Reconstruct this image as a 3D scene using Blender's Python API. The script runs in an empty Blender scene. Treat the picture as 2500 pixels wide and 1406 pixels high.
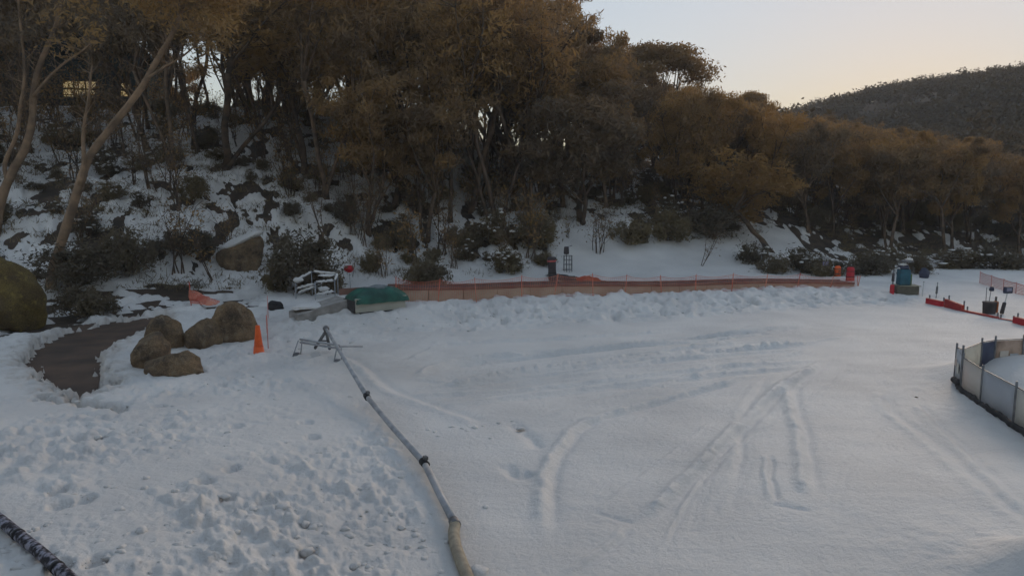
import bpy, math, random
import numpy as np
from mathutils import Vector, Matrix

SC = bpy.context.scene
COL = SC.collection
R = math.radians

# ------------------------------------------------------------------ camera, sky, sun, exposure
CAM_Z = 4.5
PITCH = R(7.5)
FPX = 1700.0                      # focal length in photograph pixels (2500 wide)
cam_d = bpy.data.cameras.new('camera')
cam = bpy.data.objects.new('camera', cam_d)
COL.objects.link(cam)
cam.location = (0, 0, CAM_Z)
cam.rotation_euler = (R(90) - PITCH, 0, 0)
cam_d.sensor_width = 36.0
cam_d.lens = FPX / 2500 * 36.0
cam_d.clip_start = 0.1
cam_d.clip_end = 3000
SC.camera = cam

SUN_EL, SUN_AZ = R(13.0), R(30.0)  # azimuth measured from +Y towards +X
world = bpy.data.worlds.new('World')
SC.world = world
world.use_nodes = True
wn = world.node_tree
wn.nodes.clear()
sky = wn.nodes.new('ShaderNodeTexSky')
sky.sky_type = 'NISHITA'
sky.sun_disc = False
sky.sun_elevation = R(0.5)
sky.sun_rotation = SUN_AZ
sky.altitude = 1600
sky.air_density = 1.0
sky.dust_density = 1.0
sky.ozone_density = 1.0
bg = wn.nodes.new('ShaderNodeBackground')
bg.inputs['Strength'].default_value = 0.15
wo = wn.nodes.new('ShaderNodeOutputWorld')
gam = wn.nodes.new('ShaderNodeGamma')        # the webcam squeezes the bright dawn glow
gam.inputs['Gamma'].default_value = 0.31
tint = wn.nodes.new('ShaderNodeVectorMath'); tint.operation = 'MULTIPLY'
tint.inputs[1].default_value = (0.905, 0.965, 1.085)
sat = wn.nodes.new('ShaderNodeHueSaturation'); sat.inputs['Saturation'].default_value = 1.6
wn.links.new(sky.outputs[0], gam.inputs[0])
wn.links.new(gam.outputs[0], sat.inputs['Color'])
wn.links.new(sat.outputs[0], tint.inputs[0])
wn.links.new(tint.outputs[0], bg.inputs[0])
wn.links.new(bg.outputs[0], wo.inputs[0])

sun_d = bpy.data.lights.new('sun', 'SUN')
sun_d.energy = 0.55
sun_d.angle = R(24)
sun_d.color = (1.0, 0.76, 0.54)
sun = bpy.data.objects.new('sun', sun_d)
COL.objects.link(sun)
sd_ = Vector((math.sin(SUN_AZ) * math.cos(SUN_EL), math.cos(SUN_AZ) * math.cos(SUN_EL), math.sin(SUN_EL)))
sun.rotation_euler = (-sd_).to_track_quat('-Z', 'Y').to_euler()
sun.location = sd_ * 50

SC.view_settings.view_transform = 'Standard'
SC.view_settings.look = 'None'
SC.view_settings.gamma = 1.0
SC.view_settings.use_curve_mapping = False
SC.view_settings.exposure = 2.1
SC.render.engine = 'CYCLES'
SC.cycles.max_bounces = 5
SC.cycles.use_adaptive_sampling = True
SC.cycles.adaptive_threshold = 0.03
SC.cycles.diffuse_bounces = 3
SC.cycles.transparent_max_bounces = 8
SC.cycles.use_denoising = True

# ------------------------------------------------------------------ noise
def _perm(seed):
    r = np.random.RandomState(seed)
    p = r.permutation(256)
    return np.concatenate([p, p, p]).astype(np.int64), r.uniform(0, 2 * math.pi, 256)

_PC = {}
def perlin(x, y, seed=0):
    if seed not in _PC:
        p, a = _perm(seed)
        _PC[seed] = (p, np.cos(a), np.sin(a))
    p, gx, gy = _PC[seed]
    x = np.asarray(x, float); y = np.asarray(y, float)
    xi = np.floor(x).astype(np.int64); yi = np.floor(y).astype(np.int64)
    xf = x - xi; yf = y - yi
    u = xf * xf * xf * (xf * (xf * 6 - 15) + 10); v = yf * yf * yf * (yf * (yf * 6 - 15) + 10)
    xi &= 255; yi &= 255
    def g(i, j, dx, dy):
        h = p[p[i] + j]
        return gx[h] * dx + gy[h] * dy
    n00 = g(xi, yi, xf, yf); n10 = g(xi + 1, yi, xf - 1, yf)
    n01 = g(xi, yi + 1, xf, yf - 1); n11 = g(xi + 1, yi + 1, xf - 1, yf - 1)
    return ((n00 * (1 - u) + n10 * u) * (1 - v) + (n01 * (1 - u) + n11 * u) * v) * 1.5

def fbm(x, y, seed=0, octv=4, gain=0.5):
    t = 0.0; a = 1.0; f = 1.0; s = 0.0
    for k in range(octv):
        t = t + a * perlin(np.asarray(x) * f + 17.3 * k, np.asarray(y) * f - 9.1 * k, seed + k)
        s += a; a *= gain; f *= 2.03
    return t / s

def worley(x, y, seed=0):
    """distance to the nearest scattered point, and that point's random number"""
    x = np.asarray(x, float); y = np.asarray(y, float)
    r = np.random.RandomState(seed); n = 64
    ox = r.rand(n, n); oy = r.rand(n, n); rv = r.rand(n, n)
    xi = np.floor(x).astype(int); yi = np.floor(y).astype(int)
    best = np.full(x.shape, 9.0); val = np.zeros(x.shape)
    for i in (-1, 0, 1):
        for j in (-1, 0, 1):
            a = (xi + i) % n; b = (yi + j) % n
            d = np.hypot(xi + i + ox[a, b] - x, yi + j + oy[a, b] - y)
            k = d < best
            best = np.where(k, d, best); val = np.where(k, rv[a, b], val)
    return best, val

def sstep(a, b, x):
    t = np.clip((np.asarray(x, float) - a) / (b - a), 0, 1)
    return t * t * (3 - 2 * t)

# ------------------------------------------------------------------ terrain
FOOT = ([-60, -40, -24, -18, -11, -5, 0, 8, 16, 24, 34, 60, 120], [14, 18, 25, 25.5, 30, 33, 34, 36, 38.5, 42, 46, 52, 60])
SLOPE = ([-60, -20, -10, 0, 10, 20, 40, 120], [.40, .42, .42, .34, .29, .26, .22, .2])
CREST = ([-60, -40, -20, -10, 0, 15, 30, 60, 120], [10.5, 10.5, 11.5, 10.8, 9.2, 8.4, 7.5, 7, 7])
FARZ = ([-2, 0.0, 0.2, 0.38, 0.46, .55, .65, .735, 0.9, 1.4, 3], [4, 6, 14, 24.5, 28.0, 32.5, 36, 38.5, 42, 50, 55])

def smin(a, b, k):
    h = np.clip(0.5 + 0.5 * (b - a) / k, 0, 1)
    return b * (1 - h) + a * h - k * h * (1 - h)

# polygons given on the flat in metres (x, y)
def flat_at(px, py, z=0.0):
    cx = (px - 1250) / FPX; cy = -(py - 703) / FPX
    d = Vector((cx, math.cos(PITCH) + cy * math.sin(PITCH), -math.sin(PITCH) + cy * math.cos(PITCH)))
    t = (z - CAM_Z) / d.z
    return np.array([d.x * t, d.y * t])

# conveyor line (a snow berm runs in front of it)
CV0 = flat_at(958, 742, 0.62); CV1 = flat_at(2085, 692, 0.5)
CVD = (CV1 - CV0) / np.linalg.norm(CV1 - CV0)
CVN = np.array([CVD[1], -CVD[0]])            # towards the camera
CVL = float(np.linalg.norm(CV1 - CV0))

def base_h(x, y):
    """bare ground"""
    x = np.asarray(x, float); y = np.asarray(y, float)
    foot = np.interp(x, *FOOT); a = np.interp(x, *SLOPE); cr = np.interp(x, *CREST)
    s = y - foot
    sp = np.where(s > 0, s, 0)
    z = a * sp * (0.35 + 0.65 * sstep(0, 9, sp))
    z = z + 0.45 * perlin(x / 9, y / 9, 31) * sstep(0, 8, sp) + 0.9 * perlin(x / 23, y / 23, 32) * sstep(3, 15, sp)
    z = smin(z, cr, 3.0)
    z = z - np.clip(y - 82, 0, 60) * 0.10
    u = x / np.maximum(y, 1.0)
    fz = np.interp(u, *FARZ) * sstep(75, 225, np.hypot(x, y) * 0.93) + 2.5 * perlin(x / 40, y / 40, 33) * sstep(90, 160, y)
    z = np.maximum(z, fz * (y > 0) - 1.0 * (y <= 0))
    z = np.where(y < 5, np.minimum(z, 0.5), z)
    # knoll on which the big trees at the path stand
    z = z + 0.5 * np.exp(-(((x + 21) / 5) ** 2 + ((y - 28) / 4) ** 2))
    return z

def poly_sd(poly, x, y):
    """signed distance, negative inside"""
    P = np.asarray(poly, float); n = len(P)
    d = np.full(x.shape, 1e9); ins = np.zeros(x.shape, bool)
    for i in range(n):
        a = P[i]; b = P[(i + 1) % n]
        e = b - a; L = e @ e
        wx = x - a[0]; wy = y - a[1]
        t = np.clip((wx * e[0] + wy * e[1]) / L, 0, 1)
        d = np.minimum(d, (wx - t * e[0]) ** 2 + (wy - t * e[1]) ** 2)
        c = ((a[1] > y) != (b[1] > y)) & (x < (b[0] - a[0]) * (y - a[1]) / (b[1] - a[1] + 1e-12) + a[0])
        ins ^= c
    d = np.sqrt(d)
    return np.where(ins, -d, d)

PATH = [flat_at(*p) for p in [(58, 880), (95, 850), (160, 818), (300, 786), (400, 779), (420, 786), (330, 826), (268, 868), (242, 900), (262, 958), (235, 985), (175, 990), (150, 968), (105, 942), (60, 900)]]
BARE_PX = [(-300, 870), (-60, 850), (120, 802), (330, 768), (520, 752), (690, 744), (660, 712), (560, 690), (450, 668), (330, 668), (100, 700), (-300, 700)]
STREAK = [flat_at(*p) for p in [(90, 985), (180, 1000), (310, 1025), (300, 1045), (190, 1020), (100, 1000)]]

def berm(x, y):
    rx = x - CV0[0]; ry = y - CV0[1]
    s = rx * CVD[0] + ry * CVD[1]; n = rx * CVN[0] + ry * CVN[1]
    along = sstep(-4.5, -1.0, s) * (1 - sstep(CVL - 3, CVL + 3, s))
    h = 0.42 - 0.25 * np.clip(s / CVL, 0, 1)
    up = (1 - sstep(0.1, 4.2, n)) * sstep(-1.3, -0.5, n)
    return along * up * h, along, n, s

def macro(x, y):
    """mean snow surface without small detail"""
    x = np.asarray(x, float); y = np.asarray(y, float)
    z = base_h(x, y)
    b, al, n, s = berm(x, y)
    z = z + b
    # mound inside the banner ring, pile at the lower right, shoulder by the pipe
    z = z + 0.62 * np.exp(-(((x - 12.6) / 2.3) ** 4 + ((y - 15.2) / 1.6) ** 4))
    z = z + 0.55 * np.exp(-(((x - 6.25) / 0.8) ** 2 + ((y - 7.2) / 0.55) ** 2))
    z = z + 0.28 * np.exp(-(((x + 6.6) / 1.3) ** 2 + ((y - 25.2) / 0.9) ** 2))
    z = z + 0.30 * sstep(-1.0, -5.0, x) * (1 - sstep(9, 15, y)) * sstep(2, 7, y)
    z = z + 0.10 * perlin(x / 6, y / 6, 41)
    return z + 0.28

def ray(px, py):
    cx = (px - 1250) / FPX; cy = -(py - 703) / FPX
    return np.array([cx, math.cos(PITCH) + cy * math.sin(PITCH), -math.sin(PITCH) + cy * math.cos(PITCH)])

def at(px, py):
    """ground point seen at photograph pixel"""
    d = ray(px, py)
    ts = np.concatenate([np.arange(4, 60, .05), np.arange(60, 400, .5)])
    z = CAM_Z + d[2] * ts
    h = macro(d[0] * ts, d[1] * ts)
    k = int(np.argmax(z < h))
    t = ts[k] if k else ts[-1]
    return Vector((d[0] * t, d[1] * t, float(macro(d[0] * t, d[1] * t))))

def gz(x, y):
    return float(macro(x, y))

def spot(px, depth):
    """ground point at depth (m ahead of the camera) below photograph column px"""
    x = (px - 1250) / FPX * depth
    return Vector((x, depth, gz(x, depth)))

def top_height(py, depth):
    """world z of row py at depth"""
    d = ray(1250, py)
    return CAM_Z + d[2] / d[1] * depth

# ------------------------------------------------------------------ materials
MATS = {}
def mat(name, col, rough=0.7, col2=None, scale=6.0, bump=0.0, bscale=None, metal=0.0, detail=4, trans=0.0, spec=0.3, coords='Object', rnd=0.0, contrast=(0.35, 0.65)):
    if name in MATS: return MATS[name]
    m = bpy.data.materials.new(name); m.use_nodes = True
    nt = m.node_tree; N = nt.nodes; L = nt.links
    b = N['Principled BSDF']
    b.inputs['Roughness'].default_value = rough
    b.inputs['Metallic'].default_value = metal
    b.inputs['Specular IOR Level'].default_value = spec
    tc = N.new('ShaderNodeTexCoord')
    if col2 is None: col2 = tuple(c * 0.72 for c in col)
    no = N.new('ShaderNodeTexNoise'); no.inputs['Scale'].default_value = scale; no.inputs['Detail'].default_value = detail
    L.new(tc.outputs[coords], no.inputs['Vector'])
    rp = N.new('ShaderNodeValToRGB')
    rp.color_ramp.elements[0].position = contrast[0]; rp.color_ramp.elements[1].position = contrast[1]
    rp.color_ramp.elements[0].color = (*col2, 1); rp.color_ramp.elements[1].color = (*col, 1)
    L.new(no.outputs['Fac'], rp.inputs[0])
    out = rp.outputs[0]
    if rnd > 0:
        oi = N.new('ShaderNodeObjectInfo')
        mp = N.new('ShaderNodeMapRange'); mp.inputs['To Min'].default_value = 1 - rnd; mp.inputs['To Max'].default_value = 1 + rnd
        L.new(oi.outputs['Random'], mp.inputs['Value'])
        mx = N.new('ShaderNodeVectorMath'); mx.operation = 'SCALE'
        L.new(out, mx.inputs[0]); L.new(mp.outputs[0], mx.inputs['Scale'])
        out = mx.outputs[0]
    L.new(out, b.inputs['Base Color'])
    if bump > 0:
        nb = N.new('ShaderNodeTexNoise'); nb.inputs['Scale'].default_value = bscale or scale * 4; nb.inputs['Detail'].default_value = 5
        L.new(tc.outputs[coords], nb.inputs['Vector'])
        bp = N.new('ShaderNodeBump'); bp.inputs['Strength'].default_value = bump; bp.inputs['Distance'].default_value = 0.02
        L.new(nb.outputs['Fac'], bp.inputs['Height']); L.new(bp.outputs[0], b.inputs['Normal'])
    MATS[name] = m
    return m

def leaf_mat(name, c1, c2, c3, tr=0.45):
    m = bpy.data.materials.new(name); m.use_nodes = True
    nt = m.node_tree; N = nt.nodes; L = nt.links; N.clear()
    tc = N.new('ShaderNodeTexCoord'); oi = N.new('ShaderNodeObjectInfo')
    no = N.new('ShaderNodeTexNoise'); no.inputs['Scale'].default_value = 0.7; no.inputs['Detail'].default_value = 6
    L.new(tc.outputs['Object'], no.inputs['Vector'])
    ad = N.new('ShaderNodeMath'); ad.operation = 'MULTIPLY_ADD'
    ad.inputs[1].default_value = 0.6; L.new(oi.outputs['Random'], ad.inputs[0]); L.new(no.outputs['Fac'], ad.inputs[2])
    rp = N.new('ShaderNodeValToRGB'); e = rp.color_ramp.elements
    e[0].position = 0.40; e[0].color = (*c1, 1); e[1].position = 1.08; e[1].color = (*c3, 1)
    k = e.new(0.74); k.color = (*c2, 1)
    L.new(ad.outputs[0], rp.inputs[0])
    df = N.new('ShaderNodeBsdfPrincipled'); df.inputs['Roughness'].default_value = 0.7; df.inputs['Specular IOR Level'].default_value = 0.5; ts = N.new('ShaderNodeBsdfTranslucent'); mx = N.new('ShaderNodeMixShader')
    mx.inputs[0].default_value = tr
    L.new(rp.outputs[0], df.inputs[0]); L.new(rp.outputs[0], ts.inputs[0])
    L.new(df.outputs[0], mx.inputs[1]); L.new(ts.outputs[0], mx.inputs[2])
    o = N.new('ShaderNodeOutputMaterial'); L.new(mx.outputs[0], o.inputs[0])
    MATS[name] = m
    return m

def snow_mat():
    m = bpy.data.materials.new('snow'); m.use_nodes = True
    nt = m.node_tree; N = nt.nodes; L = nt.links; b = N['Principled BSDF']
    b.inputs['Roughness'].default_value = 0.65; b.inputs['Specular IOR Level'].default_value = 0.25
    tc = N.new('ShaderNodeTexCoord')
    n1 = N.new('ShaderNodeTexNoise'); n1.inputs['Scale'].default_value = 0.55; n1.inputs['Detail'].default_value = 6
    L.new(tc.outputs['Object'], n1.inputs['Vector'])
    rp = N.new('ShaderNodeValToRGB')
    rp.color_ramp.elements[0].position = 0.3; rp.color_ramp.elements[0].color = (0.56, 0.545, 0.53, 1)
    rp.color_ramp.elements[1].position = 0.7; rp.color_ramp.elements[1].color = (0.69, 0.67, 0.645, 1)
    L.new(n1.outputs['Fac'], rp.inputs[0])
    # trodden-in dirt, stored per vertex where the snow is soiled
    at_ = N.new('ShaderNodeAttribute'); at_.attribute_name = 'dirt'
    mx = N.new('ShaderNodeMix'); mx.data_type = 'RGBA'
    mx.inputs['B'].default_value = (0.33, 0.27, 0.21, 1)
    n3 = N.new('ShaderNodeTexNoise'); n3.inputs['Scale'].default_value = 5; n3.inputs['Detail'].default_value = 6
    L.new(tc.outputs['Object'], n3.inputs['Vector'])
    mu = N.new('ShaderNodeMath'); mu.operation = 'MULTIPLY'
    L.new(at_.outputs['Fac'], mu.inputs[0]); L.new(n3.outputs['Fac'], mu.inputs[1])
    L.new(mu.outputs[0], mx.inputs['Factor']); L.new(rp.outputs[0], mx.inputs['A'])
    L.new(mx.outputs['Result'], b.inputs['Base Color'])
    n2 = N.new('ShaderNodeTexNoise'); n2.inputs['Scale'].default_value = 11; n2.inputs['Detail'].default_value = 9; n2.inputs['Roughness'].default_value = 0.68
    L.new(tc.outputs['Object'], n2.inputs['Vector'])
    bp = N.new('ShaderNodeBump'); bp.inputs['Strength'].default_value = 0.75; bp.inputs['Distance'].default_value = 0.05
    L.new(n2.outputs['Fac'], bp.inputs['Height']); L.new(bp.outputs[0], b.inputs['Normal'])
    MATS['snow'] = m
    return m

SNOW = snow_mat()
EARTH = mat('earth', (0.085, 0.06, 0.042), 0.95, (0.035, 0.028, 0.022), 1.4, 0.8, 6, detail=8)
ASPHALT = mat('asphalt', (0.105, 0.064, 0.043), 0.8, (0.05, 0.034, 0.025), 1.1, 0.25, 25, detail=8, spec=0.4)
def rock_mat(name, dark, mid, lichen):
    m = bpy.data.materials.new(name); m.use_nodes = True
    nt = m.node_tree; N = nt.nodes; L = nt.links; b = N['Principled BSDF']; b.inputs['Roughness'].default_value = .92; b.inputs['Specular IOR Level'].default_value = .2
    tc = N.new('ShaderNodeTexCoord')
    def noise(sc, det, ro=.6):
        n = N.new('ShaderNodeTexNoise'); n.inputs['Scale'].default_value = sc; n.inputs['Detail'].default_value = det; n.inputs['Roughness'].default_value = ro
        L.new(tc.outputs['Object'], n.inputs['Vector']); return n.outputs['Fac']
    def ramp(f, p0, c0, p1, c1):
        r = N.new('ShaderNodeValToRGB'); e = r.color_ramp.elements; e[0].position = p0; e[0].color = (*c0, 1); e[1].position = p1; e[1].color = (*c1, 1); L.new(f, r.inputs[0]); return r.outputs[0]
    base = ramp(noise(1.6, 8, .7), .36, dark, .62, mid)
    spk = ramp(noise(38, 3), .4, (.55, .55, .55), .65, (1.25, 1.25, 1.25))
    mu = N.new('ShaderNodeMix'); mu.data_type = 'RGBA'; mu.blend_type = 'MULTIPLY'; mu.inputs['Factor'].default_value = .8
    L.new(base, mu.inputs['A']); L.new(spk, mu.inputs['B'])
    li = ramp(noise(5.5, 6, .65), .56, (0, 0, 0), .66, (1, 1, 1))
    mx = N.new('ShaderNodeMix'); mx.data_type = 'RGBA'; L.new(li, mx.inputs['Factor']); L.new(mu.outputs['Result'], mx.inputs['A']); mx.inputs['B'].default_value = (*lichen, 1)
    L.new(mx.outputs['Result'], b.inputs['Base Color'])
    bp = N.new('ShaderNodeBump'); bp.inputs['Strength'].default_value = .9; bp.inputs['Distance'].default_value = .06
    L.new(noise(7, 10, .7), bp.inputs['Height']); L.new(bp.outputs[0], b.inputs['Normal'])
    MATS[name] = m; return m
ROCK = rock_mat('granite', (0.075, 0.058, 0.044), (0.27, 0.185, 0.11), (0.22, 0.175, 0.12))
BARK = mat('bark', (0.15, 0.10, 0.065), 0.9, (0.05, 0.04, 0.033), 2.2, 0.6, 12, rnd=0.35)
BARK_PALE = mat('bark_pale', (0.30, 0.20, 0.125), 0.85, (0.12, 0.085, 0.06), 1.6, 0.5, 10)
LEAF = leaf_mat('gum_leaves', (0.15, 0.115, 0.08), (0.245, 0.16, 0.082), (0.34, 0.205, 0.075))
LEAF_DK = leaf_mat('shrub_leaves', (0.10, 0.085, 0.062), (0.15, 0.12, 0.078), (0.20, 0.155, 0.08), 0.4)
LEAF_OL = leaf_mat('olive_leaves', (0.09, 0.075, 0.03), (0.13, 0.108, 0.04), (0.19, 0.155, 0.05), 0.3)
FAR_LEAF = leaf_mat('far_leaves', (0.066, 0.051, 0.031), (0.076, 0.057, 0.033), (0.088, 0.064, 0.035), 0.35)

# ------------------------------------------------------------------ mesh helpers
def np_mesh(name, v, faces, smooth=True, material=None):
    """v (n,3), faces (m,k) equal-length faces"""
    v = np.ascontiguousarray(v, np.float32); faces = np.ascontiguousarray(faces, np.int32)
    me = bpy.data.meshes.new(name)
    m, k = faces.shape
    me.vertices.add(len(v)); me.vertices.foreach_set('co', v.ravel())
    me.loops.add(m * k); me.loops.foreach_set('vertex_index', faces.ravel())
    me.polygons.add(m); me.polygons.foreach_set('loop_start', np.arange(0, m * k, k, dtype=np.int32))
    try: me.polygons.foreach_set('loop_total', np.full(m, k, np.int32))
    except Exception: pass
    me.update(calc_edges=True)
    if smooth: me.polygons.foreach_set('use_smooth', np.ones(m, bool))
    if material: me.materials.append(material)
    me.update()
    return me

class MB:
    def __init__(s): s.v = []; s.f = []
    def add(s, vs, fs):
        o = len(s.v); s.v += [tuple(p) for p in vs]; s.f += [tuple(i + o for i in f) for f in fs]; return s
    def box(s, c, size, rz=0.0, rot=None, taper=1.0, bev=0.0):
        hx, hy, hz = size[0] / 2, size[1] / 2, size[2] / 2
        m = rot if rot is not None else Matrix.Rotation(rz, 3, 'Z')
        c = Vector(c)
        if bev <= 0:
            vs = []
            for z, t in ((-hz, 1), (hz, taper)):
                for x, y in ((-hx, -hy), (hx, -hy), (hx, hy), (-hx, hy)):
                    vs.append(c + m @ Vector((x * t, y * t, z)))
            fs = [(3, 2, 1, 0), (4, 5, 6, 7), (0, 1, 5, 4), (1, 2, 6, 5), (2, 3, 7, 6), (3, 0, 4, 7)]
            return s.add(vs, fs)
        b = bev; vs = []; rings = []
        def ring(z, ix, t):
            pts = []
            for sx, sy in ((-1, -1), (1, -1), (1, 1), (-1, 1)):
                X, Y = (hx - ix) * t, (hy - ix) * t
                q = ((sx * X, sy * (Y - b)), (sx * (X - b), sy * Y))
                if sx * sy < 0: q = (q[1], q[0])
                pts += [q[0], q[1]]
            return [c + m @ Vector((x, y, z)) for x, y in pts]
        for z, ix, t in ((-hz, b, 1), (-hz + b, 0, 1), (hz - b, 0, taper), (hz, b, taper)):
            rings.append(ring(z, ix, t))
        for r in rings: vs += r
        fs = [tuple(range(7, -1, -1)), tuple(range(24, 32))]
        for k in range(3):
            for i in range(8):
                fs.append((k * 8 + i, k * 8 + (i + 1) % 8, (k + 1) * 8 + (i + 1) % 8, (k + 1) * 8 + i))
        return s.add(vs, fs)
    def tube(s, pts, rad, n=8, cap=True):
        pts = [Vector(p) for p in pts]
        if not hasattr(rad, '__len__'): rad = [rad] * len(pts)
        vs = []; fs = []
        ref = None
        for i, p in enumerate(pts):
            t = (pts[min(i + 1, len(pts) - 1)] - pts[max(i - 1, 0)]).normalized()
            if ref is None:
                ref = Vector((1, 0, 0)) if abs(t.x) < 0.8 else Vector((0, 1, 0))
            a = (ref - t * ref.dot(t)).normalized(); b = t.cross(a); ref = a
            for k in range(n):
                an = 2 * math.pi * k / n
                vs.append(p + (a * math.cos(an) + b * math.sin(an)) * rad[i])
        for i in range(len(pts) - 1):
            for k in range(n):
                fs.append((i * n + k, i * n + (k + 1) % n, (i + 1) * n + (k + 1) % n, (i + 1) * n + k))
        if cap:
            fs.append(tuple(range(n - 1, -1, -1))); q = (len(pts) - 1) * n
            fs.append(tuple(range(q, q + n)))
        return s.add(vs, fs)
    def lathe(s, prof, n=20, c=(0, 0, 0)):
        vs = []; fs = []
        for r, z in prof:
            for k in range(n):
                a = 2 * math.pi * k / n
                vs.append((c[0] + r * math.cos(a), c[1] + r * math.sin(a), c[2] + z))
        for i in range(len(prof) - 1):
            for k in range(n):
                fs.append((i * n + k, i * n + (k + 1) % n, (i + 1) * n + (k + 1) % n, (i + 1) * n + k))
        fs.append(tuple(range(n - 1, -1, -1))); q = (len(prof) - 1) * n
        fs.append(tuple(range(q, q + n)))
        return s.add(vs, fs)
    def build(s, name, material, parent=None, smooth=False):
        me = bpy.data.meshes.new(name); me.from_pydata(s.v, [], s.f)
        if smooth: me.polygons.foreach_set('use_smooth', np.ones(len(me.polygons), bool))
        me.materials.append(material); me.update()
        return link(name, me, parent)

def link(name, me, parent=None):
    o = bpy.data.objects.new(name, me); COL.objects.link(o)
    if parent is not None: o.parent = parent
    return o

def tag(o, label=None, cat=None, group=None, kind=None):
    if label: o['label'] = label
    if cat: o['category'] = cat
    if group: o['group'] = group
    if kind: o['kind'] = kind
    return o

def thing(name, label, cat, loc=(0, 0, 0), rz=0.0, group=None, rot=None):
    o = bpy.data.objects.new(name, None); COL.objects.link(o)
    o.empty_display_size = 0.2
    o.location = loc; o.rotation_euler = rot or (0, 0, rz)
    return tag(o, label, cat, group)

def lump(seed, size, sub=3, rough=0.25, freq=1.2, flat=0.0):
    """rounded irregular stone-like mesh data (verts, faces)"""
    import bmesh
    bm = bmesh.new(); bmesh.ops.create_icosphere(bm, subdivisions=sub, radius=1.0)
    v = np.array([p.co[:] for p in bm.verts]); f = np.array([[q.index for q in p.verts] for p in bm.faces])
    bm.free()
    r = np.random.RandomState(seed)
    # facets: clip with random planes
    for k in range(9):
        d = r.normal(size=3); d /= np.linalg.norm(d); c = r.uniform(0.58, 0.92)
        h = v @ d
        over = np.clip(h - c, 0, None)
        v -= np.outer(over * 0.85, d)
    n = fbm(v[:, 0] * freq + seed, v[:, 1] * freq + v[:, 2] * 1.7 * freq, seed % 50, 3)
    v *= (1 + rough * n)[:, None]
    v *= np.asarray(size)
    if flat: v[:, 2] = np.maximum(v[:, 2], -flat)
    return v, f

# ------------------------------------------------------------------ ground sheets
def polar(nr1, nr2, nth):
    r = np.concatenate([np.geomspace(2.5, 62, nr1), np.geomspace(62, 400, nr2 + 1)[1:]])
    fine = np.linspace(R(-47), R(47), nth)
    rest = np.linspace(R(47), R(313), 80)[1:-1]
    th = np.concatenate([fine, rest])
    TH, RR = np.meshgrid(th, r)
    x = RR * np.sin(TH); y = RR * np.cos(TH)
    n = len(th); m = len(r)
    idx = np.arange(m * n).reshape(m, n)
    a = idx[:-1, :]; b = np.roll(idx, -1, 1)[:-1, :]; c = np.roll(idx, -1, 1)[1:, :]; d = idx[1:, :]
    faces = np.stack([a, d, c, b], -1).reshape(-1, 4)[:, ::-1]
    # close the middle with a fan so the sheet has no hole
    return x.ravel(), y.ravel(), faces, n

def seg_dist(P, x, y):
    d = np.full(x.shape, 1e9); side = np.zeros(x.shape); tt = np.zeros(x.shape)
    n = len(P) - 1
    for i in range(n):
        a = P[i]; b = P[i + 1]; e = b - a; L = e @ e
        t = np.clip(((x - a[0]) * e[0] + (y - a[1]) * e[1]) / L, 0, 1)
        dx = x - a[0] - t * e[0]; dy = y - a[1] - t * e[1]
        q = np.hypot(dx, dy)
        s = np.sign(e[0] * dy - e[1] * dx)
        k = q < d
        d = np.where(k, q, d); side = np.where(k, s, side); tt = np.where(k, (i + t) / n, tt)
    return d, side, tt

def catmull(P, k=6):
    P = [np.asarray(p, float) for p in P]
    Q = [2 * P[0] - P[1]] + P + [2 * P[-1] - P[-2]]
    out = []
    for i in range(1, len(Q) - 2):
        for j in range(k):
            t = j / k
            a, b, c, d = Q[i - 1], Q[i], Q[i + 1], Q[i + 2]
            out.append(0.5 * ((2 * b) + (c - a) * t + (2 * a - 5 * b + 4 * c - d) * t * t + (3 * b - a - 3 * c + d) * t ** 3))
    out.append(Q[-2]); return out

# groomer windrows, ski and sled lines: photograph pixels projected on the flat, (points, height, half width, groove)
LINES = [
    ([(1870, 935), (1700, 985), (1536, 1028), (1421, 1067), (1368, 1115), (1334, 1172), (1320, 1230), (1322, 1374)], .045, .10, .035),
    ([(1960, 930), (1872, 1000), (1814, 1062), (1766, 1105), (1704, 1177), (1632, 1244), (1555, 1316)], .055, .10, .04),
    ([(1526, 1331), (1454, 1398), (1380, 1460)], .02, .05, .02),
    ([(2016, 899), (1949, 947), (1920, 980), (1925, 1028), (1939, 1086), (1949, 1163), (1954, 1220), (1958, 1262)], .045, .10, .03),
    ([(1865, 1153), (1867, 1220), (1877, 1273)], .025, .05, .04),
    ([(1880, 1280), (1978, 1302)], -.02, .04, 0),
    ([(1742, 1062), (1622, 1158), (1459, 1288)], .014, .035, .0),
    ([(1445, 1292), (1550, 1318)], -.018, .05, 0),
    ([(2136, 971), (2155, 1033), (2232, 1096), (2328, 1196), (2395, 1268), (2520, 1370)], .028, .12, .035),
    ([(2222, 1009), (2256, 1047), (2352, 1148), (2400, 1210), (2500, 1310)], .024, .09, .03),
    ([(986, 912), (1082, 875), (1197, 861), (1400, 850), (1700, 820)], .035, .10, .03),
    ([(1015, 950), (1059, 921), (1197, 893), (1400, 880), (1750, 835)], .035, .10, .03),
    ([(1004, 953), (1092, 962), (1197, 944), (1500, 900), (1850, 850)], .03, .09, .025),
    ([(1100, 985), (1400, 940), (1800, 880), (2100, 840)], .02, .10, .02),
    ([(1300, 1060), (1500, 1000), (1800, 920), (2000, 870)], .025, .10, .02),
    ([(1150, 905), (1500, 870), (1900, 810)], .02, .10, .02),
    ([(940, 830), (1200, 826), (1500, 805), (1900, 775)], .03, .2, .02),
    ([(1240, 1060), (1300, 1110), (1320, 1130)], -.04, .14, 0),
    ([(1230, 1170), (1260, 1200), (1300, 1190)], -.05, .12, 0),
    ([(700, 930), (800, 900), (870, 925), (930, 985), (1060, 1040), (1180, 1085)], .03, .14, .03),
]

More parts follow.
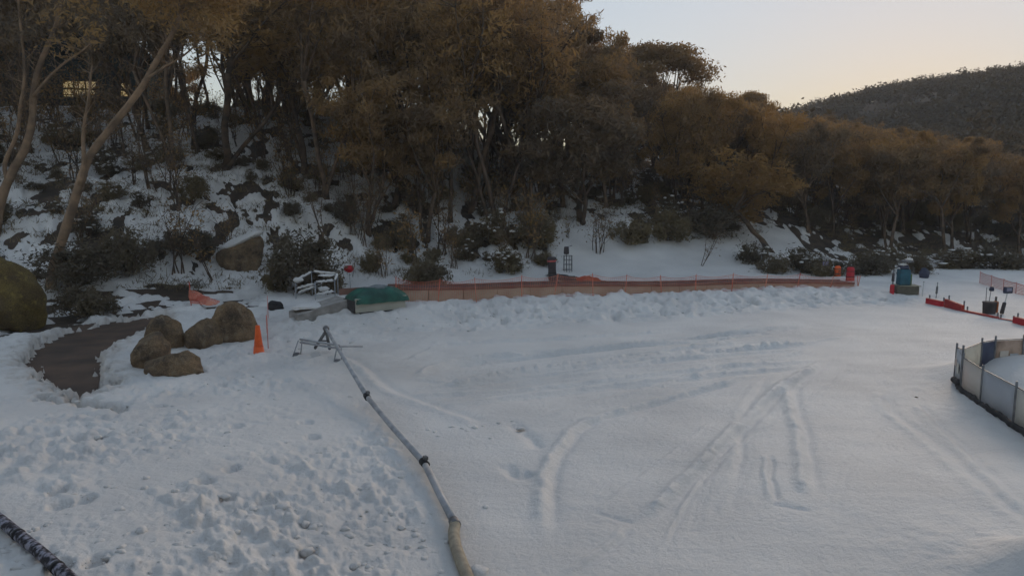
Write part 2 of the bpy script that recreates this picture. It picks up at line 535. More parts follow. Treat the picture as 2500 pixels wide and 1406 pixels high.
def build_ground():
    x, y, faces, n = polar(600, 90, 780)
    bh = base_h(x, y); mc = macro(x, y)
    foot = np.interp(x, *FOOT)
    woods = sstep(1.0, 6.0, y - foot - np.where((x > 2) & (x < 19), 5.0, 0))      # wooded hillside
    woods = np.maximum(woods, sstep(70, 90, np.hypot(x, y)))
    near = np.hypot(x, y) < 75
    h = mc.copy()
    dirt = np.zeros_like(x)
    # thin patchy cover in the wood
    pn = fbm(x / 1.5, y / 2.2, 51, 5, .62)
    bias = 0.07 + 0.22 * sstep(2, 14, x) + 1.0 * sstep(72, 95, np.hypot(x, y))
    depth = 0.28 - woods * (0.17 + 0.85 * np.clip(pn + bias, -0.2, 0.7))
    h += depth - 0.28
    # bare ground by the path: snow lies in streaks
    near_i = np.where(near)[0]
    X, Y = x[near_i], y[near_i]
    dd = np.zeros(len(X))
    sd = poly_sd([(p.x, p.y) for p in (at(*q) for q in BARE_PX)], X, Y) + 0.5 * fbm(X / 1.4, Y / 1.4, 61, 4)
    u = X * 0.80 + Y * 0.60; w = -X * 0.60 + Y * 0.80
    st = fbm(u / 2.6, w / 0.55, 62, 4)
    dd -= (1 - sstep(-0.8, 0.3, sd)) * (0.42 + 1.3 * st)
    sp = poly_sd(PATH, X, Y) + 0.75 * fbm(X / .45, Y / .3, 63, 5, .68) + 0.3 * fbm(X / 1.6, Y / 1.6, 64, 3)
    dd = np.minimum(dd, -(0.6) * (1 - sstep(-0.35, 0.25, sp)))
    dd = np.where(sp < 0.8, np.maximum(dd, -0.75), dd)
    ss = poly_sd(STREAK, X, Y) + 0.35 * fbm(X / .5, Y / .3, 65, 4)
    dd -= 0.6 * (1 - sstep(-0.2, 0.10, ss))
    # trampled patch behind the conveyor
    ts = poly_sd([flat_at(*p, z=0.7) for p in [(1330, 673), (1370, 668), (1400, 674), (1440, 678), (1520, 688), (1440, 690), (1380, 687)]], X, Y) + 0.25 * fbm(X / .6, Y / .6, 66, 3)
    dd -= 0.6 * (1 - sstep(-0.15, 0.2, ts))
    # ---------- small relief
    det = 0.012 * fbm(X / .7, Y / .7, 71, 4) + 0.02 * fbm(X / 2.5, Y / 2.5, 72, 3)
    # clods and churned snow left of the pipe
    pipe = [flat_at(*p) for p in [(1160, 1480), (1110, 1280), (1035, 1130), (895, 967), (825, 850)]]
    pd, pside, _ = seg_dist(pipe, X, Y)
    left = np.where(pside > 0, 1, -1)
    xs_pipe = np.interp(Y, [p[1] for p in pipe], [p[0] for p in pipe])
    isl = sstep(0.1, 0.9, xs_pipe - X) * (1 - sstep(24, 27, Y))
    zone = np.clip(0.55 + 1.5 * fbm(X / 3.2, Y / 3.2, 73, 3), 0, 1) * isl
    zone = np.maximum(zone, isl * (1 - sstep(8.2, 11.5, Y)) * np.clip(.5 + 1.7 * fbm(X / 1.9, Y / 1.9, 88, 3), .08, 1.2))
    bill = 1 - np.abs(fbm(X / .55, Y / .55, 74, 4, .55)) * 2.2
    bl2 = fbm(X / .28, Y / .28, 75, 3)
    wx = X + .06 * fbm(X / .2, Y / .2, 94, 3); wy = Y + .06 * fbm(X / .2, Y / .2, 95, 3)
    for sc, hh_, pr, sd0 in ((.42, .11, .40, 1), (.22, .075, .5, 2), (.12, .04, .5, 3)):
        d1, r1 = worley(wx / sc, wy / sc, sd0)
        cl = np.sqrt(np.clip(1 - d1 / (.30 + .32 * r1), 0, 1)) * (r1 < pr) * (.4 + 1.2 * r1)
        det += zone * hh_ * cl
    d1, r1 = worley(wx / .5, wy / .62, 7)          # boot holes
    det -= isl * .09 * sstep(.30, .18, d1) * (r1 < .16)
    det += zone * (0.07 * np.clip(bill, 0, 1) + 0.055 * bl2 + 0.05 * fbm(X / .13, Y / .13, 92, 3) * np.clip(.4 + 1.5 * fbm(X / 1.1, Y / 1.1, 93, 2), 0, 1) - 0.05)
    # smooth groomed hollow beside the pipe
    det *= 1 - 0.65 * np.exp(-(((X + 3.6) / 1.9) ** 2 + ((Y - 14.0) / 2.0) ** 2))
    # berm: footprints and rolled lumps
    b, al, nn, s = berm(X, Y)
    bm_ = sstep(.2, 2.2, s) * al * sstep(-0.8, 0.2, nn) * (1 - sstep(3.2, 4.8, nn))
    fp = perlin(X / .42, Y / .55, 76); f2 = fbm(X / .9, Y / .9, 77, 3)
    d2, r2 = worley(wx / .55, wy / .8, 11); d3, r3 = worley(wx / .3, wy / .3, 12)
    det += bm_ * (-.20 * sstep(.34, .16, d2) * (r2 < .45) + .08 * np.sqrt(np.clip(1 - d3 / .5, 0, 1)) * (r3 < .4))
    det += bm_ * (0.12 * f2 - 0.30 * np.clip(fp - 0.25, 0, 1) + 0.14 * np.clip(-fp - .1, 0, 1) + 0.05 * fbm(X / .3, Y / .3, 87, 3))
    # trodden snow around cone, stand and station
    tr = np.exp(-(((X + 6) / 3.6) ** 2 + ((Y - 22.5) / 3.2) ** 2))
    det += tr * (-.12 * sstep(.34, .16, d2) * (r2 < .4) + .09 * np.sqrt(np.clip(1 - d3 / .5, 0, 1)) * (r3 < .3))
    det += tr * (0.10 * fbm(X / .5, Y / .5, 78, 4) - 0.12 * np.clip(perlin(X / .38, Y / .5, 79) - .3, 0, 1))
    # slope behind the conveyor: footprints
    bk = sstep(-1, -3, nn) * (1 - sstep(-14, -9, nn)) * al
    det -= bk * 0.30 * np.clip(perlin(X / .6, Y / .8, 80) - .3, 0, 1)
    # rough patch by the ring fence and lower right
    rg = np.exp(-(((X - 9.8) / 1.4) ** 2 + ((Y - 13.6) / 2.2) ** 2)) + np.exp(-(((X - 5.6) / 1.2) ** 2 + ((Y - 7.9) / .8) ** 2))
    det += rg * 0.06 * fbm(X / .5, Y / .35, 81, 4)
    sm = fbm((X * .3 + Y * .1) / 1.1, (Y) / 0.5, 82, 4)
    groom = (1 - isl) * sstep(6, 8, Y) * (1 - sstep(22, 30, Y))
    det += groom * (0.018 * sm + 0.012 * fbm(X / .33, Y / .33, 90, 3) * np.clip(.3 + 1.4 * fbm(X / 2.2, Y / 2.2, 91, 2), 0, 1))
    rl = np.random.RandomState(99); extra = []
    for k in range(16):                       # long faint sled and groomer lines sweeping to the far right
        y0 = 870 + 150 * rl.rand(); o = rl.normal() * 12
        extra.append(([(960 + 120 * rl.rand(), y0 + 30), (1250, y0 - 5 + o), (1600, y0 - 45 + o), (1950 + 100 * rl.rand(), y0 - 85 + o)], rl.choice([-1, 1]) * (.014 + .020 * rl.rand()), .05 + .12 * rl.rand(), .018))
    for k in range(5):                        # lines fanning out towards the camera
        xb = 1250 + 1150 * rl.rand(); yb = 1300 + 120 * rl.rand(); xt = 1700 + 600 * rl.rand()
        extra.append(([(xt, 900 + 60 * rl.rand()), (xt * .62 + xb * .38 + rl.normal() * 25, 1040), (xb * .72 + xt * .28, 1180), (xb, yb)], rl.choice([-1, 1]) * (.008 + .012 * rl.rand()), .03 + .06 * rl.rand(), .010))
    for P, hh, wd, gr in LINES + extra:
        W = [flat_at(*p) for p in P]
        W = catmull(W, 5) if len(W) > 2 else [np.asarray(q) for q in W]
        A = np.array(W); lo = A.min(0) - 1.2; hi = A.max(0) + 1.2
        k = np.where((X > lo[0]) & (X < hi[0]) & (Y > lo[1]) & (Y < hi[1]))[0]
        d, sd_, tt = seg_dist(W, X[k], Y[k])
        fade = np.minimum(sstep(0, .12, tt), 1 - sstep(.9, 1, tt))
        jag = 1 + 0.7 * fbm(X[k] / .25, Y[k] / .25, 83, 3)
        jit = 0.03 * perlin(X[k] / .6, Y[k] / .6, 84)
        ds = sd_ * d + jit
        p = (1.3 + 1.2 * sstep(13, 20, Y[k])) * hh * np.exp(-(ds / wd) ** 2) * jag
        if gr: p -= gr * np.exp(-((ds - 1.9 * wd) / (wd * .9)) ** 2)
        det[k] += p * fade
    dr = 0.8 * np.exp(-(((X + 3.4) * .55 + (Y - 17.5) * .83) / 1.6) ** 2 - (((X + 3.4) * .83 - (Y - 17.5) * .55) / 3.0) ** 2 * .5)
    dr = np.maximum(dr * 0.55, 0.35 * tr)
    dr = np.maximum(dr, 0.9 * (1 - sstep(0.0, 0.7, sp)) )
    dr = np.maximum(dr, 0.25 * (1 - sstep(0.05, 0.5, pd)))
    dirt[near_i] = np.clip(dr, 0, 1)
    h[near_i] += dd + det * np.where(woods[near_i] > .5, 0.3, 1.0)
    h[near_i] += woods[near_i] * 0.10 * fbm(X / .8, Y / .8, 85, 3)
    # centre vertex closes the sheet
    v = np.stack([x, y, h], 1)
    v = np.vstack([v, [0, 0, 0.28]])
    me = np_mesh('snow_ground', v, faces, True, SNOW)
    att = me.attributes.new('dirt', 'FLOAT', 'POINT')
    att.data.foreach_set('value', np.concatenate([dirt, [0]]).astype(np.float32))
    o = link('snow_ground', me); tag(o, 'snow covered ground of the toboggan run and hillside', kind='structure')
    # bare earth just below the snow
    x, y, faces, n = polar(230, 70, 330)
    v = np.stack([x, y, base_h(x, y) + 0.10 * perlin(x / 6, y / 6, 41) + 0.03 * fbm(x / .8, y / .8, 86, 3) * (np.hypot(x, y) < 75) - 0.02], 1)
    far = np.hypot(x, y) > 75
    v[far, 2] -= 0.3
    o = link('ground', np_mesh('ground', v, faces, True, EARTH)); tag(o, kind='structure')
    # asphalt path laid on the earth
    xs = np.arange(-20, -7, .12); ys = np.arange(13, 27, .12)
    gx, gy = np.meshgrid(xs, ys); sdp = poly_sd(PATH, gx.ravel(), gy.ravel()).reshape(gx.shape)
    idx = np.arange(gx.size).reshape(gx.shape)
    keep = (sdp[:-1, :-1] < 0.7)
    a = idx[:-1, :-1][keep]; b = idx[:-1, 1:][keep]; c = idx[1:, 1:][keep]; d = idx[1:, :-1][keep]
    z = base_h(gx, gy) + 0.10 * perlin(gx / 6, gy / 6, 41) + 0.035
    o = link('path', np_mesh('path', np.stack([gx.ravel(), gy.ravel(), z.ravel()], 1), np.stack([a, b, c, d], 1), True, ASPHALT))
    tag(o, kind='structure')
build_ground()

# ------------------------------------------------------------------ vegetation
def leaves(cent, L, W, rs, droop=0.35):
    n = len(cent)
    d = rs.normal(size=(n, 3)); d[:, 2] -= droop; d /= np.linalg.norm(d, axis=1)[:, None]
    q = rs.normal(size=(n, 3)); s = np.cross(d, q); s /= np.linalg.norm(s, axis=1)[:, None]
    k = rs.uniform(.5, 1.6, n)[:, None]
    a = cent + d * L * .5 * k; b = cent - d * L * .5 * k; e = cent + s * W * .5 * k; f = cent - s * W * .5 * k
    v = np.stack([a, e, b, f], 1).reshape(-1, 3)
    return v, np.arange(4 * n).reshape(n, 4)

def wander(rs, p, d, length, n, curl, up):
    pts = [np.array(p, float)]; d = np.array(d, float); d /= np.linalg.norm(d)
    for i in range(n):
        d = d + rs.normal(size=3) * curl + np.array([0, 0, up]); d /= np.linalg.norm(d)
        pts.append(pts[-1] + d * length / n)
    return pts, d

def make_gum(seed, H=10.0, stems=1, lean=0.1, spread=0.5, clear=0.4, nleaf=9000, L=.30, W=.065, umbrella=False, r0=.16, bark=None, leafm=None, clump=.46, leandir=None):
    rs = np.random.RandomState(seed)
    wood = MB(); ends = []
    for st in range(stems):
        az = rs.uniform(0, 2 * math.pi) if leandir is None else leandir + rs.normal() * .3
        ln = lean * rs.uniform(.6, 1.4) + (0.12 * st)
        d = np.array([math.cos(az) * ln, math.sin(az) * ln, 1.0])
        hs = H * rs.uniform(.8, 1.0) if st else H
        p0 = np.array([rs.normal() * .12 * (stems > 1), rs.normal() * .12 * (stems > 1), -0.35])
        tl = hs * clear * rs.uniform(.9, 1.15)
        pts, dd = wander(rs, p0, d, tl + .35, 6, 0.07, 0.04)
        rr = r0 * (0.75 if st else 1.0) / math.sqrt(max(1, stems * .6))
        rad = [rr * (1.35 if i == 0 else 1 - .28 * i / 6) for i in range(7)]
        wood.tube(pts, rad, 7)
        nl = rs.randint(3, 6)
        for b in range(nl):
            ba = az + 2 * math.pi * b / nl + rs.normal() * .5
            o = spread * rs.uniform(.45, 1.25) * (1.5 if umbrella else 1)
            k0 = pts[-1] if b < nl - 1 or nl < 4 else pts[4]
            ll = (hs - k0[2]) * rs.uniform(.72, 1.02)
            bd = np.array([math.cos(ba) * o, math.sin(ba) * o, 1.0])
            lp, ld = wander(rs, k0, bd, ll, 6, .12, 0.05 if not umbrella else 0.0)
            wood.tube(lp, [rad[-1] * .72 * (1 - .8 * i / 6) + .008 for i in range(7)], 6)
            lo = 4 if umbrella else 2
            for j in range(lo, 7):
                for _ in range(2 if j < 6 else 3):
                    a2 = rs.uniform(0, 2 * math.pi)
                    sl = hs * rs.uniform(.07, .17)
                    sp_, _d = wander(rs, lp[j], np.array([math.cos(a2), math.sin(a2), rs.uniform(-.1, .7)]), sl, 3, .2, .05)
                    wood.tube(sp_, [.022, .016, .011, .005], 4, cap=False)
                    ends.append(sp_[-1]); ends.append(sp_[2])
            ends.append(lp[-1])
    E = np.array(ends)
    wts = rs.uniform(.3, 1.6, len(E)); wts /= wts.sum()
    pick = rs.choice(len(E), nleaf, p=wts)
    sz = rs.uniform(.6, 1.25, len(E)) * clump * H / 10
    off = np.clip(rs.normal(size=(nleaf, 3)), -2, 2) * np.array([.60, .60, .48])
    # hollow clumps: push leaves to the clump surface
    nrm = np.linalg.norm(off, axis=1)[:, None]
    off = off / np.maximum(nrm, .2) * (.35 + .65 * np.minimum(nrm, 1.6))
    c = E[pick] + off * sz[pick][:, None]
    v, f = leaves(c, L, W, rs, 1.0)
    tm = bpy.data.meshes.new('trunk'); tm.from_pydata(wood.v, [], wood.f)
    tm.polygons.foreach_set('use_smooth', np.ones(len(tm.polygons), bool)); tm.materials.append(bark or BARK)
    cm = np_mesh('crown', v, f, False, leafm or LEAF)
    top = float(np.percentile(v[:, 2], 99.5))
    wid = float(np.percentile(v[:, 0], 98) - np.percentile(v[:, 0], 2))
    return dict(trunk=tm, crown=cm, top=top, wid=wid, cx=float(np.median(v[:, 0])), stems=stems)

def make_shrub(seed, H=1.6, W=2.0, nleaf=5000, leafm=None, snow=False, dense=True):
    rs = np.random.RandomState(seed)
    wood = MB()
    for k in range(9):
        a = rs.uniform(0, 2 * math.pi); o = rs.uniform(.1, .8)
        pts, _ = wander(rs, (rs.normal() * .1, rs.normal() * .1, -.15), (math.cos(a) * o * W / H, math.sin(a) * o * W / H, 1), H * rs.uniform(.6, .95), 4, .15, 0)
        wood.tube(pts, [.03, .024, .018, .012, .005], 5, cap=False)
    # lobes
    nl = 26; C = []
    for k in range(nl):
        a = rs.uniform(0, 2 * math.pi); e = math.asin(rs.uniform(0.02, 1)); rr = rs.uniform(.30, 1.0)
        C.append((math.cos(a) * math.cos(e) * W * .5 * rr, math.sin(a) * math.cos(e) * W * .5 * rr, .12 * H + math.sin(e) * H * .84 * rr))
    C = np.array(C)
    pick = rs.randint(0, nl, nleaf)
    off = rs.normal(size=(nleaf, 3)); off /= np.linalg.norm(off, axis=1)[:, None]
    rad = (rs.uniform(.06, .24, nl) * (W + H) / 2)[pick] * rs.uniform(.55, 1.1, nleaf)
    c = C[pick] + off * rad[:, None]
    c[:, 2] = np.abs(c[:, 2])
    k2 = nleaf // 5; c[:k2] += rs.normal(size=(k2, 3)) * np.array([.16, .16, .14]) * (W + H) / 2; c[:, 2] = np.abs(c[:, 2])
    v, f = leaves(c, .13, .045, rs, 0)
    tm = bpy.data.meshes.new('stem'); tm.from_pydata(wood.v, [], wood.f); tm.materials.append(BARK)
    cm = np_mesh('foliage', v, f, False, leafm or LEAF_DK)
    d = dict(trunk=tm, crown=cm, top=H, wid=W, cx=0.0)
    if snow:
        vs = []; fs = []; o = 0
        for k in rs.randint(0, nl, 30):
            lv, lf = lump(seed * 7 + int(k), (rs.uniform(.06, .2) * W * .5, rs.uniform(.06, .2) * W * .5, .05 * H), 1, .5, 1.8)
            ctr = C[k] * np.array([1.05, 1.05, 1.0]) + rs.normal(size=3) * np.array([.12, .12, .03]) * W + np.array([0, 0, .15 * (W + H) / 2])
            lv[:, 2] -= .25 * (lv[:, 0] ** 2 + lv[:, 1] ** 2)
            vs.append(lv + ctr); fs.append(lf + o); o += len(lv)
        d['snow'] = np_mesh('snow_cap', np.vstack(vs), np.vstack(fs), True, SNOW)
    return d

def make_sapling(seed, H=3.0, stems=5, nleaf=260, leafy=True):
    rs = np.random.RandomState(seed); wood = MB(); ends = []
    for k in range(stems):
        a = rs.uniform(0, 2 * math.pi); o = rs.uniform(.05, .3)
        pts, _ = wander(rs, (rs.normal() * .1, rs.normal() * .1, -.2), (math.cos(a) * o, math.sin(a) * o, 1), H * rs.uniform(.6, 1), 6, .07, .02)
        wood.tube(pts, [.024 * (1 - .8 * i / 6) + .004 for i in range(7)], 4, cap=False)
        for j in (2, 3, 4, 5, 6):
            for q in range(2):
                b = rs.uniform(0, 2 * math.pi)
                sp_, _d = wander(rs, pts[j], (math.cos(b), math.sin(b), .9), H * rs.uniform(.1, .25), 3, .15, .05)
                wood.tube(sp_, [.008, .006, .005, .003], 3, cap=False); ends.append(sp_[-1]); ends.append(sp_[2])
    E = np.array(ends); c = E[rs.randint(0, len(E), nleaf)] + rs.normal(size=(nleaf, 3)) * .12 * H / 3
    v, f = leaves(c, .12, .05, rs)
    tm = bpy.data.meshes.new('stem'); tm.from_pydata(wood.v, [], wood.f); tm.materials.append(BARK)
    return dict(trunk=tm, crown=np_mesh('foliage', v, f, False, LEAF), top=H, wid=H * .5, cx=0.0, stems=stems)

def plant(V, loc, sx, sz, rz, name, label, cat, group, names=('trunk', 'crown'), tilt=(0, 0)):
    t = thing(name, label, cat, loc, 0, group, rot=(tilt[0], tilt[1], rz)); t.scale = (sx, sx, sz)
    link(names[0], V['trunk'], t); link(names[1], V['crown'], t)
    if 'snow' in V: tag(link('snow_cap', V['snow'], t), kind='stuff')
    return t

GUMS = [
    make_gum(11, 10, 1, .12, .55, .42, 10000),
    make_gum(12, 10, 2, .16, .45, .38, 11000),
    make_gum(13, 10, 3, .18, .40, .34, 11000),
    make_gum(14, 10, 1, .22, .65, .36, 10000),
    make_gum(15, 10, 2, .20, .55, .30, 12000),
    make_gum(16, 10, 1, .08, .45, .25, 12000, clump=.65),
    make_gum(17, 10, 1, .30, .50, .45, 9000),
]
TALL = [
    make_gum(51, 12, 1, .14, .34, .60, 4600, clump=.46),
    make_gum(52, 12, 2, .16, .30, .58, 5200, clump=.42),
    make_gum(53, 12, 3, .18, .28, .56, 5600, clump=.40),
    make_gum(54, 12, 1, .24, .40, .62, 4200, clump=.46),
    make_gum(55, 12, 2, .22, .36, .52, 5600, clump=.44),
]
def make_dome(seed, H=10.0, wid=8.0, nleaf=16000):
    rs = np.random.RandomState(seed); wood = MB(); E = []; S = []
    tr, d = wander(rs, (0, 0, -.35), (.12, 0, 1), H * .38, 6, .06, .03)
    wood.tube(tr, [.22, .19, .17, .16, .15, .14, .13], 8)
    tr2, d = wander(rs, (.3, .1, -.35), (-.3, 0, 1), H * .42, 6, .06, .03)
    wood.tube(tr2, [.16, .14, .13, .12, .11, .10, .10], 8)
    for k in range(34):
        a = 2 * math.pi * k / 34 * 5 + rs.normal() * .2; q = math.sqrt(rs.uniform(.02, 1))
        x = math.cos(a) * q * wid * .5; y = math.sin(a) * q * wid * .5
        z = H * (.97 - .27 * q ** 2.4) + rs.normal() * .12
        src = (tr if k % 2 else tr2)[-1 - rs.randint(2)]
        e = np.array([x, y, z]); mid = src * .5 + e * .5 + np.array([x * .12, y * .12, -.3])
        wood.tube(catmull([src, mid, e], 4), np.linspace(.075, .012, 9), 5, cap=False)
        E.append(e); S.append(rs.uniform(.55, .95))
    for k in range(9):                      # a few low sprays on the rim
        a = rs.uniform(0, 6.28); e = np.array([math.cos(a) * wid * .42, math.sin(a) * wid * .42, H * rs.uniform(.42, .62)])
        wood.tube(catmull([tr[-2], (tr[-2] + e) / 2 + np.array([0, 0, -.1]), e], 4), np.linspace(.05, .01, 9), 5, cap=False)
        E.append(e); S.append(rs.uniform(.35, .6))
    E = np.array(E); S = np.array(S)
    w_ = S ** 2; pick = rs.choice(len(E), nleaf, p=w_ / w_.sum())
    c = E[pick] + np.clip(rs.normal(size=(nleaf, 3)), -1.7, 1.7) * np.array([.85, .85, .42]) * S[pick][:, None]
    v, f = leaves(c, .26, .10, rs)
    tm = bpy.data.meshes.new('trunk'); tm.from_pydata(wood.v, [], wood.f); tm.materials.append(BARK)
    tm.polygons.foreach_set('use_smooth', np.ones(len(tm.polygons), bool))
    return dict(trunk=tm, crown=np_mesh('crown', v, f, False, LEAF), top=float(np.percentile(v[:, 2], 99.5)), wid=wid, cx=0., stems=2)
UMB = make_dome(23)
FULL = make_gum(22, 8, 2, .15, .60, .20, 14000, clump=.75)
SHRUBS = [make_shrub(31), make_shrub(32, 1.2, 2.2), make_shrub(33, 2.2, 2.0, 6500)]
SNOWY = [make_shrub(34, 1.1, 2.0, 4200, snow=True), make_shrub(35, 1.5, 1.8, 4200, snow=True)]
OLIVE = make_shrub(36, 2.4, 2.6, 9000, LEAF_OL)
ROUND = make_shrub(37, 1.8, 1.9, 9000)
SAPS = [make_sapling(41), make_sapling(42, 3, 7, 320), make_sapling(43, 3, 4, 200)]

# skyline of the near wood in photograph pixels
SKY_X = [-400, 0, 1280, 1310, 1335, 1400, 1470, 1490, 1530, 1600, 1660, 1715, 1790, 1850, 1900, 2000, 2150, 2300, 2400, 2500, 2900]
SKY_Y = [-160, -120, -60, 0, 52, 80, 120, 165, 200, 210, 215, 232, 250, 262, 285, 298, 318, 345, 365, 385, 400]

MARKS = [(60, 'above the mossy boulder'), (260, 'beside the tall pale trunk'), (480, 'above the snowy gully'), (680, 'above the snow capped boulder'),
         (830, 'above the handrail frame'), (960, 'above the green tarp'), (1120, 'above the round dense bush'), (1290, 'above the snow laden low bush'),
         (1420, 'above the dark padded post'), (1560, 'above the bundle of thin stems'), (1700, 'above the open snow slope'), (1850, 'above the leaning sapling'),
         (2000, 'above the leaning bare trunk'), (2140, 'above the conveyor end pads'), (2260, 'above the teal machine'), (2380, 'above the red panels'), (9999, 'above the pink net')]
def mark(px):
    return next(t for lim, t in MARKS if px < lim)
rnd = random.Random(5)
PLACED = []
def far_enough(x, y, d):
    return all((x - a) ** 2 + (y - b) ** 2 > d * d for a, b in PLACED)

def put_gum(px, depth, top_py, V, label, group=None, width=None, rz=0.0, name='snow_gum', tilt=(0, 0)):
    p = spot(px, depth)
    h = top_height(top_py, depth) - p.z
    sz = h / V['top']
    sx = sz if width is None else (width / FPX * depth) / V['wid']
    PLACED.append((p.x, p.y))
    return plant(V, p, sx, sz, rz, name, label, 'tree', group, tilt=tilt)

# --- the two tall pale trunks at the left edge, drawn along their own lines
def line_tree(name, label, base_px, depth, stems, radius, crown_pts, seed, nleaf=5200):
    """stems: list of (list of photograph points, r0, r1); all within a metre or two of one depth"""
    rs = np.random.RandomState(seed)
    b = at(*base_px); depth = b.y
    t = thing(name, label, 'tree', b)
    w = MB(); ends = []
    def P(px, py, dy=0.0):
        d = ray(px, py); k = (depth + dy) / d[1]
        return np.array([d[0] * k - b.x, d[1] * k - b.y, CAM_Z + d[2] * k - b.z])
    for pts, r0, r1, dy in stems:
        W = catmull([P(x, y, dy * i / max(1, len(pts) - 1)) for i, (x, y) in enumerate(pts)], 4)
        n = len(W)
        w.tube(W, [(r0 + (r1 - r0) * i / (n - 1)) * (1 + .06 * math.sin(i * 1.7)) for i in range(n)], 10)
        for j in range(int(n * .45), n):
            for q in range(2):
                a = rs.uniform(0, 2 * math.pi)
                sp_, _ = wander(rs, W[j], (math.cos(a), math.sin(a), .6), rs.uniform(.5, 1.5), 4, .2, .04)
                w.tube(sp_, [.02, .016, .012, .008, .004], 4, cap=False)
    for px, py, dy, k in crown_pts:
        for i in range(k):
            ends.append(P(px + rs.normal() * 45, py + rs.normal() * 32, dy + rs.normal() * .8))
    w.build('trunk', BARK_PALE, t, True)
    E = np.array(ends); pick = rs.randint(0, len(E), nleaf)
    c = E[pick] + rs.normal(size=(nleaf, 3)) * np.array([.42, .42, .26])
    v, f = leaves(c, .19, .06, rs)
    link('crown', np_mesh('crown', v, f, False, LEAF), t)
    PLACED.append((b.x, b.y))
    return t

line_tree('snow_gum', 'tall pale brown trunk rising from the path edge and forking, leaning right over the windows', (125, 695), 30,
          [([(122, 712), (130, 660), (160, 560), (195, 450), (215, 390), (245, 345), (300, 275), (345, 215), (385, 145), (420, 85), (445, 20), (460, -60)], .20, .07, .5),
           ([(196, 450), (205, 400), (203, 340), (208, 290), (216, 240), (225, 160)], .10, .03, -.4),
           ([(360, 192), (400, 165), (450, 135), (500, 90)], .06, .02, .6)], .2,
          [(470, -60, 0, 14), (400, -90, 0, 10), (520, 40, .5, 10), (230, 60, 0, 4), (330, -30, 0, 8)], 201, 6500)
line_tree('snow_gum', 'pale trunk at the left edge of the picture splitting into upright forks', (-8, 560), 30,
          [([(-12, 575), (2, 490), (30, 420), (60, 365), (78, 300), (82, 230), (95, 165), (118, 110), (140, 50), (150, -40)], .21, .07, .3),
           ([(82, 235), (110, 200), (150, 160), (200, 125), (235, 95)], .07, .025, .5),
           ([(20, 450), (12, 400), (40, 330), (50, 260), (60, 180), (50, 60), (40, -40)], .10, .04, -.4)], .2,
          [(130, -60, 0, 12), (30, -60, 0, 12), (240, 80, .5, 4), (60, 60, 0, 6), (-60, 60, 0, 10)], 202, 6000)

# --- trees that make the skyline and the front of the wood, each picked out in the photograph
H1 = [
    (1590, 62, 112, UMB, 250, 0.4, 'umbrella shaped gum against the sky with light gaps under its crown'),
    (1390, 56, 80, GUMS[0], 190, 1.0, 'tall dark gum on the skyline just left of the umbrella shaped one'),
    (1260, 50, -40, TALL[4], 320, 2.2, 'tallest gum at the top edge of the picture where the sky begins'),
    (1740, 66, 215, GUMS[3], 150, 0.2, 'low gum on the skyline right of the umbrella shaped one'),
    (1822, 72, 226, UMB, 95, 1.2, 'small lone gum on the skyline nearest to the saddle'),
    (900, 38, 165, GUMS[4], 300, 0.7, 'full olive brown gum behind the red round marker'),
    (1040, 39, 190, GUMS[4], 300, 1.9, 'olive brown gum above the round dark bush by the conveyor'),
    (1420, 44, 200, FULL, 300, 2.6, 'broad dark gum hanging over the snow behind the dark padded post'),
    (1180, 46, 90, TALL[2], 280, 0.3, 'many stemmed gum up the slope, sky showing low through it'),
    (760, 42, 20, TALL[1], 300, 4.0, 'tall open gum high above the boulder with the snowy top'),
    (560, 40, -30, TALL[4], 320, 5.0, 'twin stemmed tall gum between the lit windows and the tall open gum'),
]
for px, dp, ty, V, w, rz, lb in H1:
    put_gum(px, dp, ty, V, lb, None, w, rz)
# the leaning trunk at the right of the conveyor
t = put_gum(1885, 43, 400, GUMS[6], 'gum with a long bare trunk leaning right beyond the conveyor end', None, 260, 0.9, tilt=(0, 0.42))

